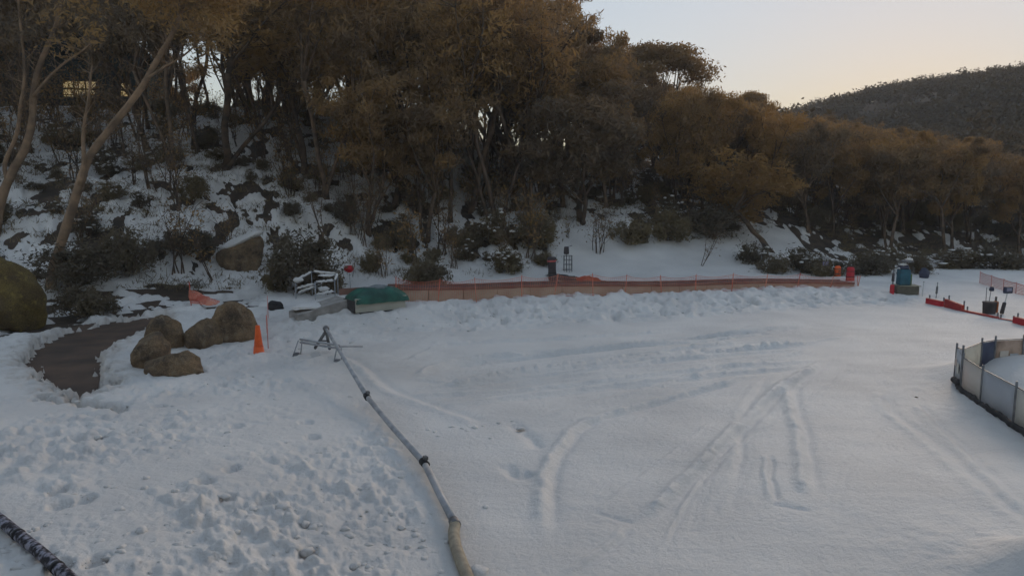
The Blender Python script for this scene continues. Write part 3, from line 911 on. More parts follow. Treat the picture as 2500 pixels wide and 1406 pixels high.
# --- the rest of the wood
ZONES = [
    ((-420, 1330), (66, 80), 26, 'x', 'y', 'back'),
    ((-420, 660), (34, 66), 58, 'snow gum in the thick wood around the lodge with lit windows', 'gums on the slope around the lodge', 'gum'),
    ((640, 1330), (38, 66), 54, 'snow gum in the wood on the slope above the conveyor start', 'gums on the slope above the conveyor start', 'gum'),
    ((1300, 1920), (45, 74), 46, 'snow gum in the dense brown wood above the middle of the conveyor', 'gums above the middle of the conveyor', 'gum'),
    ((1880, 2720), (46, 76), 92, 'snow gum in the dark wood at the foot of the far hill', 'gums at the foot of the far hill', 'gum'),
]
for (x0, x1), (d0, d1), n, lb, grp, zk in ZONES:
    k = 0; tries = 0
    while k < n and tries < 3000:
        tries += 1
        px = rnd.uniform(x0, x1); dp = d0 + (d1 - d0) * rnd.random() ** 0.8
        p = spot(px, dp)
        if p.y < np.interp(p.x, *FOOT) + (4 if px < 1300 else 7 if px < 2050 else 1.5): continue
        if not far_enough(p.x, p.y, 1.9): continue
        if 120 < px < 360 and dp < 60 and rnd.random() < .8: continue
        if 1535 < px < 1620 and dp < 70: continue
        lim = top_height(float(np.interp(px, SKY_X, SKY_Y)), dp) - p.z
        h = min(rnd.uniform(11, 16.5) if px < 1300 and zk != 'back' else rnd.uniform(8, 12.5), lim)
        if h < 3.2: continue
        V = rnd.choice(GUMS if zk == 'back' or px > 1330 else TALL * 2 + [GUMS[1]])
        s = h / V['top']
        sx = s * rnd.uniform(.85, 1.2) * (1.25 if h < 6 else 1)
        lb = '%s %s snow gum %s %s' % ('tall' if h > 10.5 else 'middling' if h > 7.5 else 'short', {1: 'single stemmed', 2: 'twin stemmed'}.get(V['stems'], 'many stemmed'),
                                      'near the wood edge' if dp < 49 else 'half way up' if dp < 58 else 'deep in the wood', mark(px))
        plant(V, p, sx, s, rnd.uniform(0, 6.28), 'snow_gum', lb, 'tree', 'gums ' + mark(px), tilt=(rnd.uniform(-.08, .08), rnd.uniform(-.06, .14)))
        PLACED.append((p.x, p.y)); k += 1

# --- shrubs picked out in the photograph: (px, base_py, width_px, height_px, variant, label)
SH = [
    (175, 700, 170, 130, SHRUBS[2], 'dark bush behind the foot of the tall pale trunk'),
    (315, 665, 130, 120, SHRUBS[0], 'dark bush at the left edge of the snowy gully'),
    (215, 760, 130, 70, SHRUBS[1], 'low brown bush on the bank above the bare path'),
    (440, 612, 150, 60, SHRUBS[1], 'flat dark bush at the head of the snowy gully'),
    (742, 715, 165, 175, SHRUBS[2], 'largest dark bush, standing behind the snowy handrail frame'),
    (676, 708, 70, 85, SHRUBS[0], 'dark bush between the snow capped boulder and the largest bush'),
    (1045, 698, 95, 88, ROUND, 'round dense dark bush just behind the orange net'),
    (905, 660, 60, 60, SHRUBS[0], 'small brown bush up the slope right of the red round marker'),
    (815, 715, 50, 60, SHRUBS[0], 'narrow dark bush right behind the handrail frame'),
    (1130, 600, 90, 55, SHRUBS[1], 'dark bush on the open slope above the round bush'),
    (1240, 660, 90, 60, SNOWY[0], 'snow laden low bush on the slope left of the dark padded post'),
    (1300, 600, 120, 90, SHRUBS[0], 'brown bush on the slope above the dark padded post'),
    (1205, 590, 90, 75, SNOWY[1], 'snow dusted bush beside a thin stem on the upper slope'),
    (980, 600, 80, 60, SHRUBS[1], 'low bush in the wood right above the small brown bush'),
    (1540, 590, 110, 60, SHRUBS[1], 'low dark bush at the wood edge behind the bundle of thin stems'),
    (1630, 585, 120, 80, SHRUBS[0], 'dark bush at the wood edge above the open snow slope'),
    (1740, 580, 130, 90, SHRUBS[2], 'brown bush at the wood edge behind the leaning sapling'),
    (1830, 640, 90, 50, SNOWY[0], 'snow laden bush at the foot of the leaning trunk'),
    (1885, 665, 80, 50, SHRUBS[0], 'dark bush left of the conveyor end pads'),
    (1960, 660, 120, 55, SNOWY[1], 'snow dusted bush just above the far end of the orange net'),
    (2010, 672, 90, 45, SHRUBS[1], 'dark low bush right behind the conveyor end pads'),
    (2110, 668, 130, 60, SHRUBS[0], 'dark bush between the conveyor end and the teal machine'),
    (2160, 655, 90, 55, SNOWY[0], 'snowy bush behind the red banded post'),
    (2245, 668, 60, 60, SHRUBS[2], 'brown bush right behind the teal machine'),
    (2340, 655, 130, 50, SNOWY[1], 'snowy bush at the wood edge above the red panels'),
    (2440, 655, 140, 60, SHRUBS[1], 'dark bush at the wood edge behind the pink net'),
]
for px, by, wp, hp, V, lb in SH:
    p = at(px, by); k = p.y / FPX
    plant(V, (p.x, p.y, p.z - .1), wp * k / V['wid'], hp * k / V['top'], rnd.uniform(0, 6.28), 'shrub', lb, 'shrub', 'shrubs at the wood edge', ('stem', 'foliage'))
    PLACED.append((p.x, p.y))

# scrub on the hillside
UND = [((-300, 640), (29, 55), 55, 'low scrub bush in the snowy wood below the lodge', 'scrub below the lodge'),
       ((640, 1330), (36, 58), 55, 'low scrub bush in the snowy wood above the conveyor start', 'scrub above the conveyor start'),
       ((1330, 2600), (46, 66), 80, 'low scrub bush inside the dark wood above the run', 'scrub in the dark wood')]
for (x0, x1), (d0, d1), n, lb, grp in UND:
    for k in range(n):
        for _ in range(30):
            px = rnd.uniform(x0, x1); dp = rnd.uniform(d0, d1); p = spot(px, dp)
            if p.y > np.interp(p.x, *FOOT) + (2.5 if px < 1330 else 7) and far_enough(p.x, p.y, 1.0): break
        else: continue
        V = rnd.choice(SHRUBS + SNOWY if px < 1900 else SHRUBS); s = rnd.uniform(.35, .85) if px < 1330 else rnd.uniform(.45, 1.15)
        plant(V, (p.x, p.y, p.z - .15), s, s * rnd.uniform(.7, 1.1), rnd.uniform(0, 6.28), 'shrub',
              '%s %s scrub bush %s %s' % ('large' if s > .8 else 'middling' if s > .55 else 'small', 'snow dusted' if 'snow' in V else 'dark', 'near the wood edge' if dp < 42 else 'half way up' if dp < 50 else 'deep in the wood', mark(px)),
              'shrub', 'scrub ' + mark(px), ('stem', 'foliage'))
        PLACED.append((p.x, p.y))

# saplings and bundles of thin stems
SP = [(1465, 618, 150, SAPS[1], 0.1, 'bundle of thin upright stems on the open snow slope'),
      (1715, 650, 110, SAPS[2], 0.35, 'leaning snowy sapling alone on the open snow slope'),
      (1385, 580, 60, SAPS[0], 0.1, 'small twiggy sapling above the wire cage'),
      (940, 675, 120, SAPS[1], 0.0, 'bundle of bare thin stems left of the round dense bush'),
      (1010, 660, 190, SAPS[0], 0.2, 'tall thin slanting stems right behind the round dense bush'),
      (1210, 560, 110, SAPS[2], 0.1, 'thin sapling on the upper slope above the snow laden bush'),
      (862, 675, 50, SAPS[2], 0.0, 'tiny twig sapling right of the red round marker')]
for px, by, hp, V, tl, lb in SP:
    p = at(px, by); k = hp * p.y / FPX / V['top']
    plant(V, p, k, k, rnd.uniform(0, 6.28), 'sapling', lb, 'sapling', None, ('stem', 'foliage'), tilt=(0, tl))
    PLACED.append((p.x, p.y))
for (x0, x1), (d0, d1), n, lb, grp in [((-100, 640), (30, 52), 60, 'thin sapling in the snowy wood below the lodge', 'saplings below the lodge'),
                                      ((640, 1330), (36, 55), 70, 'thin sapling in the snowy wood above the conveyor start', 'saplings above the conveyor start'),
                                      ((1500, 2500), (45, 60), 45, 'thin sapling inside the dark wood above the run', 'saplings in the dark wood')]:
    for k in range(n):
        for _ in range(30):
            px = rnd.uniform(x0, x1); dp = rnd.uniform(d0, d1); p = spot(px, dp)
            if p.y > np.interp(p.x, *FOOT) + (2.5 if px < 1330 else 7) and far_enough(p.x, p.y, .6): break
        else: continue
        s = rnd.uniform(.7, 1.5)
        V = rnd.choice(SAPS); tl = rnd.uniform(-.1, .25)
        plant(V, p, s, s, rnd.uniform(0, 6.28), 'sapling', '%s %s sapling %s %s' % ('tall' if s > 1.2 else 'middling' if s > .95 else 'short', ('bushy ' if V['stems'] > 6 else 'thin ' if V['stems'] < 5 else 'twiggy ') + ('leaning' if tl > .12 else 'upright'),
              'near the wood edge' if dp < 41 else 'half way up' if dp < 48 else 'deep in the wood', mark(px)), 'sapling', 'saplings ' + mark(px), ('stem', 'foliage'), tilt=(rnd.uniform(-.1, .1), tl))
        PLACED.append((p.x, p.y))

# far forest on the hill: reads as one mass
def far_forest():
    rs = np.random.RandomState(91)
    protos = []
    for k in range(6):
        n = 300
        C = rs.normal(size=(14, 3)) * np.array([1.9, 1.9, .8]) + np.array([0, 0, 4.6])
        c = C[rs.randint(0, 9, n)] + rs.normal(size=(n, 3)) * np.array([.75, .75, .5])
        v, f = leaves(c, .62, .34, rs, 0)
        protos.append(v)
    V = []
    m = 0
    for _ in range(9000):
        if m >= 1350: break
        u = rs.uniform(0.12, 1.05); d = 78 + (245 - 78) * rs.random() ** .75
        x = u * d; y = d
        z = float(base_h(x, y))
        lim = 480 - (SKY_FAR(u)) 
        a = rs.uniform(0, 6.28); s = rs.uniform(.65, 1.25)
        top = z + 6.2 * s
        py_top = 480 - (top - CAM_Z) / d * FPX
        if py_top < SKY_FAR(u): s *= max(.4, 1 - (SKY_FAR(u) - py_top) / FPX * d / 6)
        p = protos[rs.randint(6)] * s
        ca, sa = math.cos(a), math.sin(a)
        q = np.stack([p[:, 0] * ca - p[:, 1] * sa + x, p[:, 0] * sa + p[:, 1] * ca + y, p[:, 2] * .95 + z], 1)
        V.append(q); m += 1
    v = np.vstack(V)
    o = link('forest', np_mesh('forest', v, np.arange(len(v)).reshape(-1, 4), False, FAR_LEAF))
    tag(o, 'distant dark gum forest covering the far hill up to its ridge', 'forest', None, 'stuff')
def SKY_FAR(u):
    px = 1250 + u * FPX
    return float(np.interp(px, [1400, 1700, 1900, 2000, 2100, 2200, 2300, 2400, 2500, 2800], [330, 300, 277, 255, 225, 210, 195, 185, 172, 150]))
far_forest()

# ------------------------------------------------------------------ materials of the built things
ORANGE = mat('orange_plastic', (0.80, 0.13, 0.025), 0.5, (0.70, 0.10, 0.02), 9, spec=0.4)
RED = mat('red_foam', (0.50, 0.03, 0.04), 0.6, (0.38, 0.02, 0.03), 5)
REDBOARD = mat('red_board', (0.40, 0.045, 0.03), 0.6, (0.28, 0.025, 0.03), 3)
RUST = mat('rust_orange', (0.42, 0.085, 0.035), 0.8, (0.25, 0.05, 0.03), 4)
NET = mat('net_orange', (0.66, 0.27, 0.18), 0.7, (0.5, 0.09, 0.06), 2)
NETPINK = mat('net_faded', (0.62, 0.24, 0.20), 0.7, (0.5, 0.17, 0.15), 2)
ALU = mat('galvanised', (0.40, 0.41, 0.43), 0.62, (0.26, 0.27, 0.29), 5, 0.2, 30, metal=0.3, spec=0.4)
STEEL = mat('dull_steel', (0.20, 0.20, 0.205), 0.5, (0.11, 0.11, 0.115), 8, metal=0.5)
BLACK = mat('black_rubber', (0.022, 0.022, 0.025), 0.7, (0.012, 0.012, 0.014), 12)
HOSE = mat('hose_canvas', (0.36, 0.31, 0.23), 0.8, (0.25, 0.21, 0.16), 9, 0.3, 60)
BEIGE = mat('beige_panel', (0.46, 0.38, 0.29), 0.7, (0.38, 0.30, 0.22), 1.5)
BELT = mat('belt', (0.22, 0.12, 0.095), 0.8, (0.14, 0.085, 0.07), 1.2)
STATION = mat('station_paint', (0.42, 0.41, 0.35), 0.6, (0.34, 0.33, 0.28), 2)
DARKPAN = mat('dark_panel', (0.05, 0.046, 0.045), 0.7, (0.03, 0.028, 0.03), 3)
TARP = mat('green_tarp', (0.025, 0.12, 0.085), 0.5, (0.012, 0.055, 0.045), 2.5, 0.6, 6)
TEAL = mat('teal_paint', (0.03, 0.13, 0.18), 0.55, (0.02, 0.075, 0.11), 4)
OLIVEPAINT = mat('olive_paint', (0.13, 0.12, 0.09), 0.7, (0.08, 0.075, 0.06), 3)
PADGREY = mat('padding', (0.07, 0.06, 0.065), 0.8, (0.045, 0.04, 0.042), 4)
NAVY = mat('navy_box', (0.04, 0.05, 0.09), 0.6, (0.03, 0.035, 0.06), 6)
WHITEP = mat('white_plastic', (0.6, 0.6, 0.6), 0.6, (0.5, 0.5, 0.5), 6)
FROST = mat('frosted_hose', (0.30, 0.30, 0.36), 0.8, (0.02, 0.018, 0.025), 14, 0.8, 40, contrast=(0.45, 0.62))
POSTW = mat('post_grey', (0.25, 0.25, 0.26), 0.7, (0.15, 0.15, 0.16), 6)

def at_h(px, py, h):
    """point seen at a photograph pixel, h metres above the snow"""
    d = ray(px, py)
    ts = np.arange(4, 120, .02)
    z = CAM_Z + d[2] * ts - h
    k = int(np.argmax(z < macro(d[0] * ts, d[1] * ts)))
    t = ts[k]
    return Vector((d[0] * t, d[1] * t, CAM_Z + d[2] * t))

def at_d(px, py, depth):
    d = ray(px, py); k = depth / d[1]
    return Vector((d[0] * k, depth, CAM_Z + d[2] * k))

# ------------------------------------------------------------------ boulders
def boulder(px0, px1, py0, py1, seed, label, depthf=0.9, sink=.25, name='boulder', m=None, cap=False, rz=0.0):
    b = at((px0 + px1) / 2, py1 - 4); k = b.y / FPX
    w = (px1 - px0) * k; h = (py1 - py0) * k
    v, f = lump(seed, (1, 1, 1), 5, .12, 1.3)
    v *= (1 + .035 * fbm(v[:, 0] * 5 + v[:, 2] * 3, v[:, 1] * 5 - v[:, 2] * 4, seed % 40, 4, .6))[:, None]
    v *= np.array((w * .56, w * .5 * depthf, (h + sink) * .62))
    if m is not None and w > 2: v[:, 0] -= np.clip(v[:, 2], 0, None) * .45; v[:, 2] *= 1.06
    v[:, 2] += (h + sink) * .5 - sink
    o = link(name, np_mesh(name, v, f, True, m or ROCK)); o.location = (b.x * (1 + w * .42 * depthf / b.y), b.y + w * .42 * depthf, b.z - .04); o.rotation_euler = (0, 0, rz)
    tag(o, label, 'boulder', 'boulders beside the path' if not cap and name == 'boulder' else None)
    if cap:
        v2, f2 = lump(seed + 1, (w * .50, w * .44 * depthf, h * .16), 3, .2, 1.1)
        v2[:, 2] += h * .93 + v2[:, 0] * .45
        c = link('snow_cap', np_mesh('snow_cap', v2, f2, True, SNOW), o)
    return o
boulder(520, 624, 750, 842, 301, 'largest granite boulder standing next to the orange cone', .8, rz=.5)
boulder(452, 548, 782, 854, 302, 'pointed brown boulder leaning left of the largest one', .8, rz=1.1)
boulder(362, 446, 784, 862, 303, 'upright brown boulder at the inner bend of the path', .8, rz=.2)
boulder(312, 430, 824, 902, 304, 'light topped boulder between the path and the flat dark one', .8, rz=2.0)
boulder(362, 502, 862, 922, 305, 'flat dark boulder nearest to the camera, half sunk in snow', .7, rz=.1)
MOSS = rock_mat('mossy_granite', (0.085, 0.06, 0.036), (0.17, 0.125, 0.045), (0.22, 0.165, 0.05))
boulder(-50, 114, 642, 800, 310, 'huge olive mossy boulder at the left edge beside the path', .9, .3, m=MOSS, rz=.6)
boulder(540, 655, 582, 668, 306, 'dark boulder on the hillside with a slanting cap of snow', .8, cap=True, rz=.3)
boulder(655, 694, 738, 760, 307, 'small black stone in the snow left of the conveyor start', .8, .1, 'stone', BLACK)
boulder(2230, 2243, 970, 975, 308, 'small dark stone on the snow near the ring fence', .8, .05, 'stone', ROCK)
boulder(2244, 2270, 660, 683, 309, 'dark lump in the snow right of the teal machine', .8, .1, 'stone', NAVY)

# ------------------------------------------------------------------ cone
b = at(632, 861)
t = thing('traffic_cone', 'tall orange traffic cone standing in the snow beside the largest boulder', 'cone', b)
MB().lathe([(.155, -.03), (.155, .0), (.142, .02), (.128, .175), (.122, .18)], 24).build('base_weight', ORANGE, t, True)
MB().lathe([(.112, .178), (.116, .186), (.072, .60), (.058, .735), (.05, .75), (.03, .752)], 24).build('body', ORANGE, t, True)
MB().lathe([(.119, .176), (.121, .178), (.121, .184), (.117, .186)], 24).build('seam', mat('cone_seam', (.25, .04, .015), .8), t, True)

# ------------------------------------------------------------------ snow lance: pipe in sections with hose, lying over the run
A0 = at_h(1110, 1277, .10); A1 = at_h(1036, 1130, .14); A2 = at_h(896, 968, .22)
b18 = at(823, 880)
A3 = at_d(796, 802, b18.y + .75)
lance = thing('snow_lance', 'long grey metal pipe with beige hose lying across the snow up to the frame', 'pipe', at(1110, 1277))
def loc_(t, p): return Vector(p) - t.location
def ptube(t, name, pts, rad, m, n=12):
    return MB().tube([loc_(t, p) for p in pts], rad, n).build(name, m, t, True)
ptube(lance, 'pipe', [A0, A0.lerp(A1, .5) - Vector((0, 0, .012)), A1], .05, ALU)
ptube(lance, 'pipe', [A1, A1.lerp(A2, .5) - Vector((0, 0, .02)), A2], .049, ALU)
ptube(lance, 'pipe', [A2, A2.lerp(A3, .5), A3], [.047, .044, .04], ALU)
for P_, Q_ in ((A1, A2), (A2, A3)):
    dv = (Q_ - P_).normalized()
    c = ptube(lance, 'coupling', [P_ - dv * .10, P_ - dv * .085, P_ + dv * .085, P_ + dv * .10], [.054, .063, .063, .054], BLACK)
    MB().box(loc_(lance, P_) + Vector((.02, 0, .085)), (.05, .09, .05), .6).build('latch', STEEL, c)
dv = (A1 - A0).normalized()
ptube(lance, 'coupling', [A0 - dv * .06, A0 - dv * .05, A0 + dv * .08], [.066, .074, .066], STEEL)
hp = [A0 - dv * .02] + [at_h(x, y, .05) for x, y in [(1108, 1300), (1112, 1330), (1124, 1365), (1140, 1405), (1158, 1450), (1168, 1520)]]
ptube(lance, 'hose', [Vector(p) for p in catmull([np.array(q) for q in hp], 5)], .072, HOSE, 14)
dv = (A3 - A2).normalized()
ptube(lance, 'nozzle', [A3 - dv * .1, A3 + dv * .02, A3 + dv * .10], [.075, .085, .06], STEEL)

# ------------------------------------------------------------------ frame that carries the lance
base = at(775, 872)
st = thing('support_frame', 'low metal frame with an A shaped mast at the upper end of the long pipe', 'frame', base)
L0 = at(724, 866); R0 = at(824, 882)
Lt = at_d(733, 831, L0.y); Rt = at_d(828, 846, R0.y)
def rod(t, name, a, b_, r, m=STEEL, n=8): return ptube(t, name, [a, b_], r, m, n)
up = Vector((0, 0, .05))
rod(st, 'rail', Lt + up * .6, Rt + up * .6, .03, ALU); rod(st, 'rail', Lt - up, Rt - up, .03, ALU)
for T_, F_ in ((Lt, L0), (Rt, R0)):
    for s_ in (-1, 1):
        rod(st, 'leg', T_ + Vector((.05 * s_, 0, 0)), F_ + Vector((.09 * s_, .05 * s_, -.05)), .016, ALU)
    f_ = MB().lathe([(.10, -.03), (.10, .015), (.075, .05)], 14, tuple(loc_(st, F_))).build('foot', STEEL, st, True)
ap = A3 - Vector((0, 0, .06))
D1 = at_d(769, 850, L0.y + .25); D2 = at_d(805, 852, L0.y + .25)
rod(st, 'mast_leg', ap, D1, .042); rod(st, 'mast_leg', ap, D2, .042)
rod(st, 'mast_brace', D1.lerp(ap, .45), D2.lerp(ap, .45), .02)
MB().box(loc_(st, ap), (.12, .12, .10), .3, bev=.01).build('mast_head', STEEL, st)
rod(st, 'crank', Rt, Rt + Vector((.55, .25, -.05)), .012, STEEL)

# ------------------------------------------------------------------ frosted hose at the lower left corner
hp = [at_h(x, y, .07) for x, y in [(-120, 1190), (-60, 1225), (0, 1268), (45, 1305), (95, 1345), (140, 1385), (190, 1430), (260, 1500)]]
t = thing('hose', 'dark frost covered hose crossing the lower left corner', 'hose', at(45, 1320))
ptube(t, 'jacket', [Vector(p) for p in catmull([np.array(q) for q in hp], 6)], .064, FROST, 14)
for k in (1, 3, 5):
    q = Vector(hp[k]); dv = (Vector(hp[k + 1]) - q).normalized()
    ptube(t, 'clamp', [q - dv * .03, q + dv * .03], .07, BLACK)

# ------------------------------------------------------------------ nets
def net_mesh(bot, top, cell=.085, th=.013, sag=0.0):
    """ribbon net between two polylines (lists of Vector)"""
    v = []; f = []
    def strip(pts, w):
        o = len(v)
        for p, d in pts: v.append(p - d * w / 2); v.append(p + d * w / 2)
        for i in range(len(pts) - 1): f.append((o + 2 * i, o + 2 * i + 1, o + 2 * i + 3, o + 2 * i + 2))
    hgt = max((a - b_).length for a, b_ in zip(top, bot))
    nh = max(3, int(hgt / cell))
    cum = [0.0]
    for i in range(len(bot) - 1): cum.append(cum[-1] + (bot[i + 1] - bot[i]).length)
    def P(s, h):
        i = min(max(int(np.searchsorted(cum, s)) - 1, 0), len(bot) - 2)
        u = (s - cum[i]) / (cum[i + 1] - cum[i])
        a = bot[i].lerp(bot[i + 1], u); b_ = top[i].lerp(top[i + 1], u)
        p = a.lerp(b_, h * (1 - sag * 4 * u * (1 - u)))
        return p
    S = cum[-1]; ns = int(S / cell)
    for k in range(ns + 1):
        s_ = S * k / ns; t0 = (P(min(s_ + .05, S), .5) - P(max(s_ - .05, 0), .5)).normalized()
        strip([(P(s_, 0), t0), (P(s_, .5), t0), (P(s_, 1), t0)], th)
    for j in range(nh + 1):
        pts = []
        for k in range(0, ns + 1, 3):
            s_ = S * k / ns; pts.append((P(s_, j / nh), (P(s_, 1) - P(s_, 0)).normalized()))
        strip(pts, th * (1.8 if j in (0, nh) else 1))
    return v, f

def net_fence(name, label, group, bot, top, postr, m, pm, cell=.085, th=.013, lean=.06, sag=.06, over=.05):
    t = thing(name, label, 'net fence', bot[0], 0, group)
    bl = [loc_(t, p) for p in bot]; tl = [loc_(t, p) for p in top]
    v, f = net_mesh(bl, tl, cell, th, sag)
    me = bpy.data.meshes.new('net'); me.from_pydata([tuple(p) for p in v], [], f); me.materials.append(m)
    link('net', me, t)
    rr = random.Random(len(label))
    for a, b_ in zip(bl, tl):
        MB().tube([a - Vector((0, 0, .2)), b_ + (b_ - a).normalized() * over], postr, 7).build('post', pm, t, True)
    return t

def cvp(s, n, dz):
    q = CV0 + CVD * s + CVN * n
    return Vector((q[0], q[1], gz(q[0], q[1]) + dz))

# conveyor
conv = thing('conveyor', 'long low carpet conveyor with beige side panels running behind the snow berm', 'conveyor', cvp(0, 0, 0))
NSEG = 16
def ch(s): return .50 - .30 * s / CVL         # height of the deck above the snow
def prism(t, name, A, B, m):
    """A, B: four corners each"""
    vs = [loc_(t, p) for p in A + B]
    return MB().add(vs, [(3, 2, 1, 0), (4, 5, 6, 7), (0, 1, 5, 4), (1, 2, 6, 5), (2, 3, 7, 6), (3, 0, 4, 7)]).build(name, m, t)
cz = [gz(*(CV0 + CVD * (CVL * i / NSEG))) for i in range(NSEG + 1)]
def cpt(s, n, dz):
    q = CV0 + CVD * s + CVN * n
    return Vector((q[0], q[1], float(np.interp(s, [CVL * i / NSEG for i in range(NSEG + 1)], cz)) + dz))
for i in range(NSEG):
    s0 = CVL * i / NSEG + .012; s1 = CVL * (i + 1) / NSEG - .012
    def q(s, n0, n1, z0, z1): return [cpt(s, n1, z0), cpt(s, n0, z0), cpt(s, n0, z1), cpt(s, n1, z1)]
    prism(conv, 'side_panel', q(s0, -.03, .03, -.35, ch(s0) - .08), q(s1, -.03, .03, -.35, ch(s1) - .08), BEIGE)
    prism(conv, 'side_panel', q(s0, -.93, -.87, -.35, ch(s0) - .08), q(s1, -.93, -.87, -.35, ch(s1) - .08), BEIGE)
pts = [CVL * i / NSEG for i in range(NSEG + 1)]
vb = []; fb = []
for i, s in enumerate(pts):
    for n, dz in ((-.85, -.06), (-.85, .0), (-.05, .0), (-.05, -.06)):
        vb.append(loc_(conv, cpt(s, n, ch(s) - .02 + dz)))
for i in range(NSEG):
    for k in range(4): fb.append((i * 4 + k, i * 4 + (k + 1) % 4, i * 4 + 4 + (k + 1) % 4, i * 4 + 4 + k))
MB().add(vb, fb).build('belt', mat('belt_rubber', (.06, .045, .042), .8, (.035, .03, .03), 2), conv)
for n0, hh in ((.0, -.03), (-.9, -.01)):
    vb = []; fb = []
    for s in pts:
        for dn, dz in ((-.05, -.07), (.05, -.07), (.05, .03), (-.05, .03)):
            vb.append(loc_(conv, cpt(s, n0 + dn, ch(s) + dz + hh)))
    for i in range(NSEG):
        for k in range(4): fb.append((i * 4 + k, i * 4 + (k + 1) % 4, i * 4 + 4 + (k + 1) % 4, i * 4 + 4 + k))
    MB().add(vb, fb).build('rail', BELT, conv)

rr = random.Random(3)
bot = []; top = []
ps = [0.1, 1.6, 3.1, 4.9, 6.2, 7.9, 9.3, 11.0, 12.6, 14.4, 16.1, 17.8, 19.6, 21.4, CVL - .1]
for s in ps:
    s = min(s, CVL - .05)
    a = cvp(s, .30, -.02); hgt = .98 - .45 * s / CVL
    bot.append(a); top.append(a + Vector((rr.uniform(-.08, .22) * CVD[0], rr.uniform(-.08, .2) * CVD[1], hgt * rr.uniform(.85, 1.05))))
net_fence('safety_net', 'orange safety net on thin posts along the front of the long conveyor', None, bot, top, .016, NET, NET, .085, .0085, sag=.14)

# ------------------------------------------------------------------ conveyor start station
b = at(868, 766)
sta = thing('conveyor_station', 'beige conveyor start box with green tarp and snowy entry ramp', 'conveyor box', b, R(34))
MB().box((.92, .02, .24), (1.84, .05, .46), bev=.008).build('side_panel', STATION, sta)
MB().box((-.02, .50, .21), (.05, 1.0, .40), bev=.008).build('end_panel', DARKPAN, sta)
MB().box((.92, .52, .20), (1.78, .92, .36)).build('housing', STATION, sta)
MB().box((.92, -.02, .475), (1.88, .07, .03)).build('trim', STATION, sta)
MB().box((1.0, .02, -.02), (1.7, .12, .06)).build('skid', DARKPAN, sta)
# tarp: draped mound with folds
nx, ny = 36, 24; vv = []; ff = []
for j in range(ny + 1):
    for i in range(nx + 1):
        u = i / nx * 2 - 1; w = j / ny * 2 - 1
        e = max(0, 1 - abs(u) ** 2.6) ** .55 * max(0, 1 - abs(w) ** 2.6) ** .55
        z = .40 + .40 * e + .035 * e * math.sin(9 * u + 3 * w) + .02 * float(perlin(u * 3, w * 3, 5))
        vv.append((1.0 + u * .98, .52 + w * .62, z - .10 * (e < .12)))
for j in range(ny):
    for i in range(nx): ff.append((j * (nx + 1) + i, j * (nx + 1) + i + 1, (j + 1) * (nx + 1) + i + 1, (j + 1) * (nx + 1) + i))
tp = MB().add(vv, ff).build('tarp', TARP, sta, True)
sv = [(x, y, z + .012) for x, y, z in vv]; sf = []
for j in range(ny):
    for i in range(nx):
        u = (i + .5) / nx * 2 - 1; w = (j + .5) / ny * 2 - 1
        if (u / .62) ** 2 + ((w - .05) / .55) ** 2 + .5 * float(perlin(u * 4, w * 4, 8)) < 1: sf.append(ff[j * nx + i])
MB().add(sv, sf).build('frost_patch', mat('grey_frost', (.22, .23, .24), .8, (.10, .13, .13), 5), tp, True)
MB().box((1.0, 1.06, .62), (2.3, .05, .22)).build('back_panel', BELT, sta)
# entry ramp
MB().add([(-1.7, .75, .0), (-1.7, 1.8, .0), (.0, 1.75, .40), (.0, .62, .40), (-1.7, .75, -.3), (-1.7, 1.8, -.3), (.0, 1.75, -.3), (.0, .62, -.3)],
         [(0, 3, 2, 1), (0, 4, 7, 3), (3, 7, 6, 2), (2, 6, 5, 1), (1, 5, 4, 0), (4, 5, 6, 7)]).build('ramp', mat('ramp_board', (.34, .32, .30), .8, (.2, .185, .17), 3), sta)
v, f = lump(411, (.75, .5, .10), 3, .45, 1.6); v += np.array([-1.15, 1.35, .16])
link('snow_cap', np_mesh('snow_cap', v, f, True, SNOW), sta)

# handrail frame with snow on it
b = at(772, 735)
hr = thing('handrail', 'snow covered metal handrail frame beside the conveyor start box', 'handrail', b)
dpt = b.y + .6
def hpnt(px, py, dy=0): return at_d(px, py, dpt + dy)
PO = [((722, 722), (722, 684), 0), ((771, 736), (769, 688), -.3), ((818, 718), (817, 684), .5), ((762, 700), (760, 662), 1.0), ((825, 706), (824, 668), 1.3)]
for (fx, fy), (tx, ty), dy in PO:
    p0 = hpnt(fx, fy, dy); p0.z = min(p0.z, gz(p0.x, p0.y)) - .15
    ptube(hr, 'post', [p0, hpnt(tx, ty, dy)], .022, ALU, 8)
RL = [((722, 688, 0), (762, 664, 1.0)), ((769, 690, -.3), (817, 686, .5)), ((722, 706, 0), (769, 694, -.3)), ((762, 664, 1.0), (824, 670, 1.3)), ((817, 686, .5), (824, 670, 1.3)), ((726, 718, 0), (769, 700, -.3)), ((769, 722, -.3), (817, 712, .5))]
for i, (a, c) in enumerate(RL):
    P0, P1 = hpnt(*a), hpnt(*c)
    r_ = ptube(hr, 'rail', [P0, P1], .022, ALU, 8)
    rs = np.random.RandomState(i)
    k = 9
    ptube(hr, 'snow_cap', [P0.lerp(P1, .06 + .88 * j / k) + Vector((0, 0, .04 + .012 * rs.normal())) for j in range(k + 1)], [.018] + list(.04 + .018 * rs.random(k - 1)) + [.015], SNOW, 8)
v, f = lump(415, (.36, .22, .07), 3, .35, 1.6)
o = np_mesh('snow_cap', v + np.array(loc_(hr, hpnt(797, 672, 1.1))), f, True, SNOW); link('snow_cap', o, hr)
v, f = lump(416, (.22, .2, .13), 3, .35, 1.6)
o = np_mesh('snow_cap', v + np.array(loc_(hr, hpnt(728, 684, 0))), f, True, SNOW); link('snow_cap', o, hr)
v, f = lump(417, (.24, .2, .12), 3, .35, 1.6)
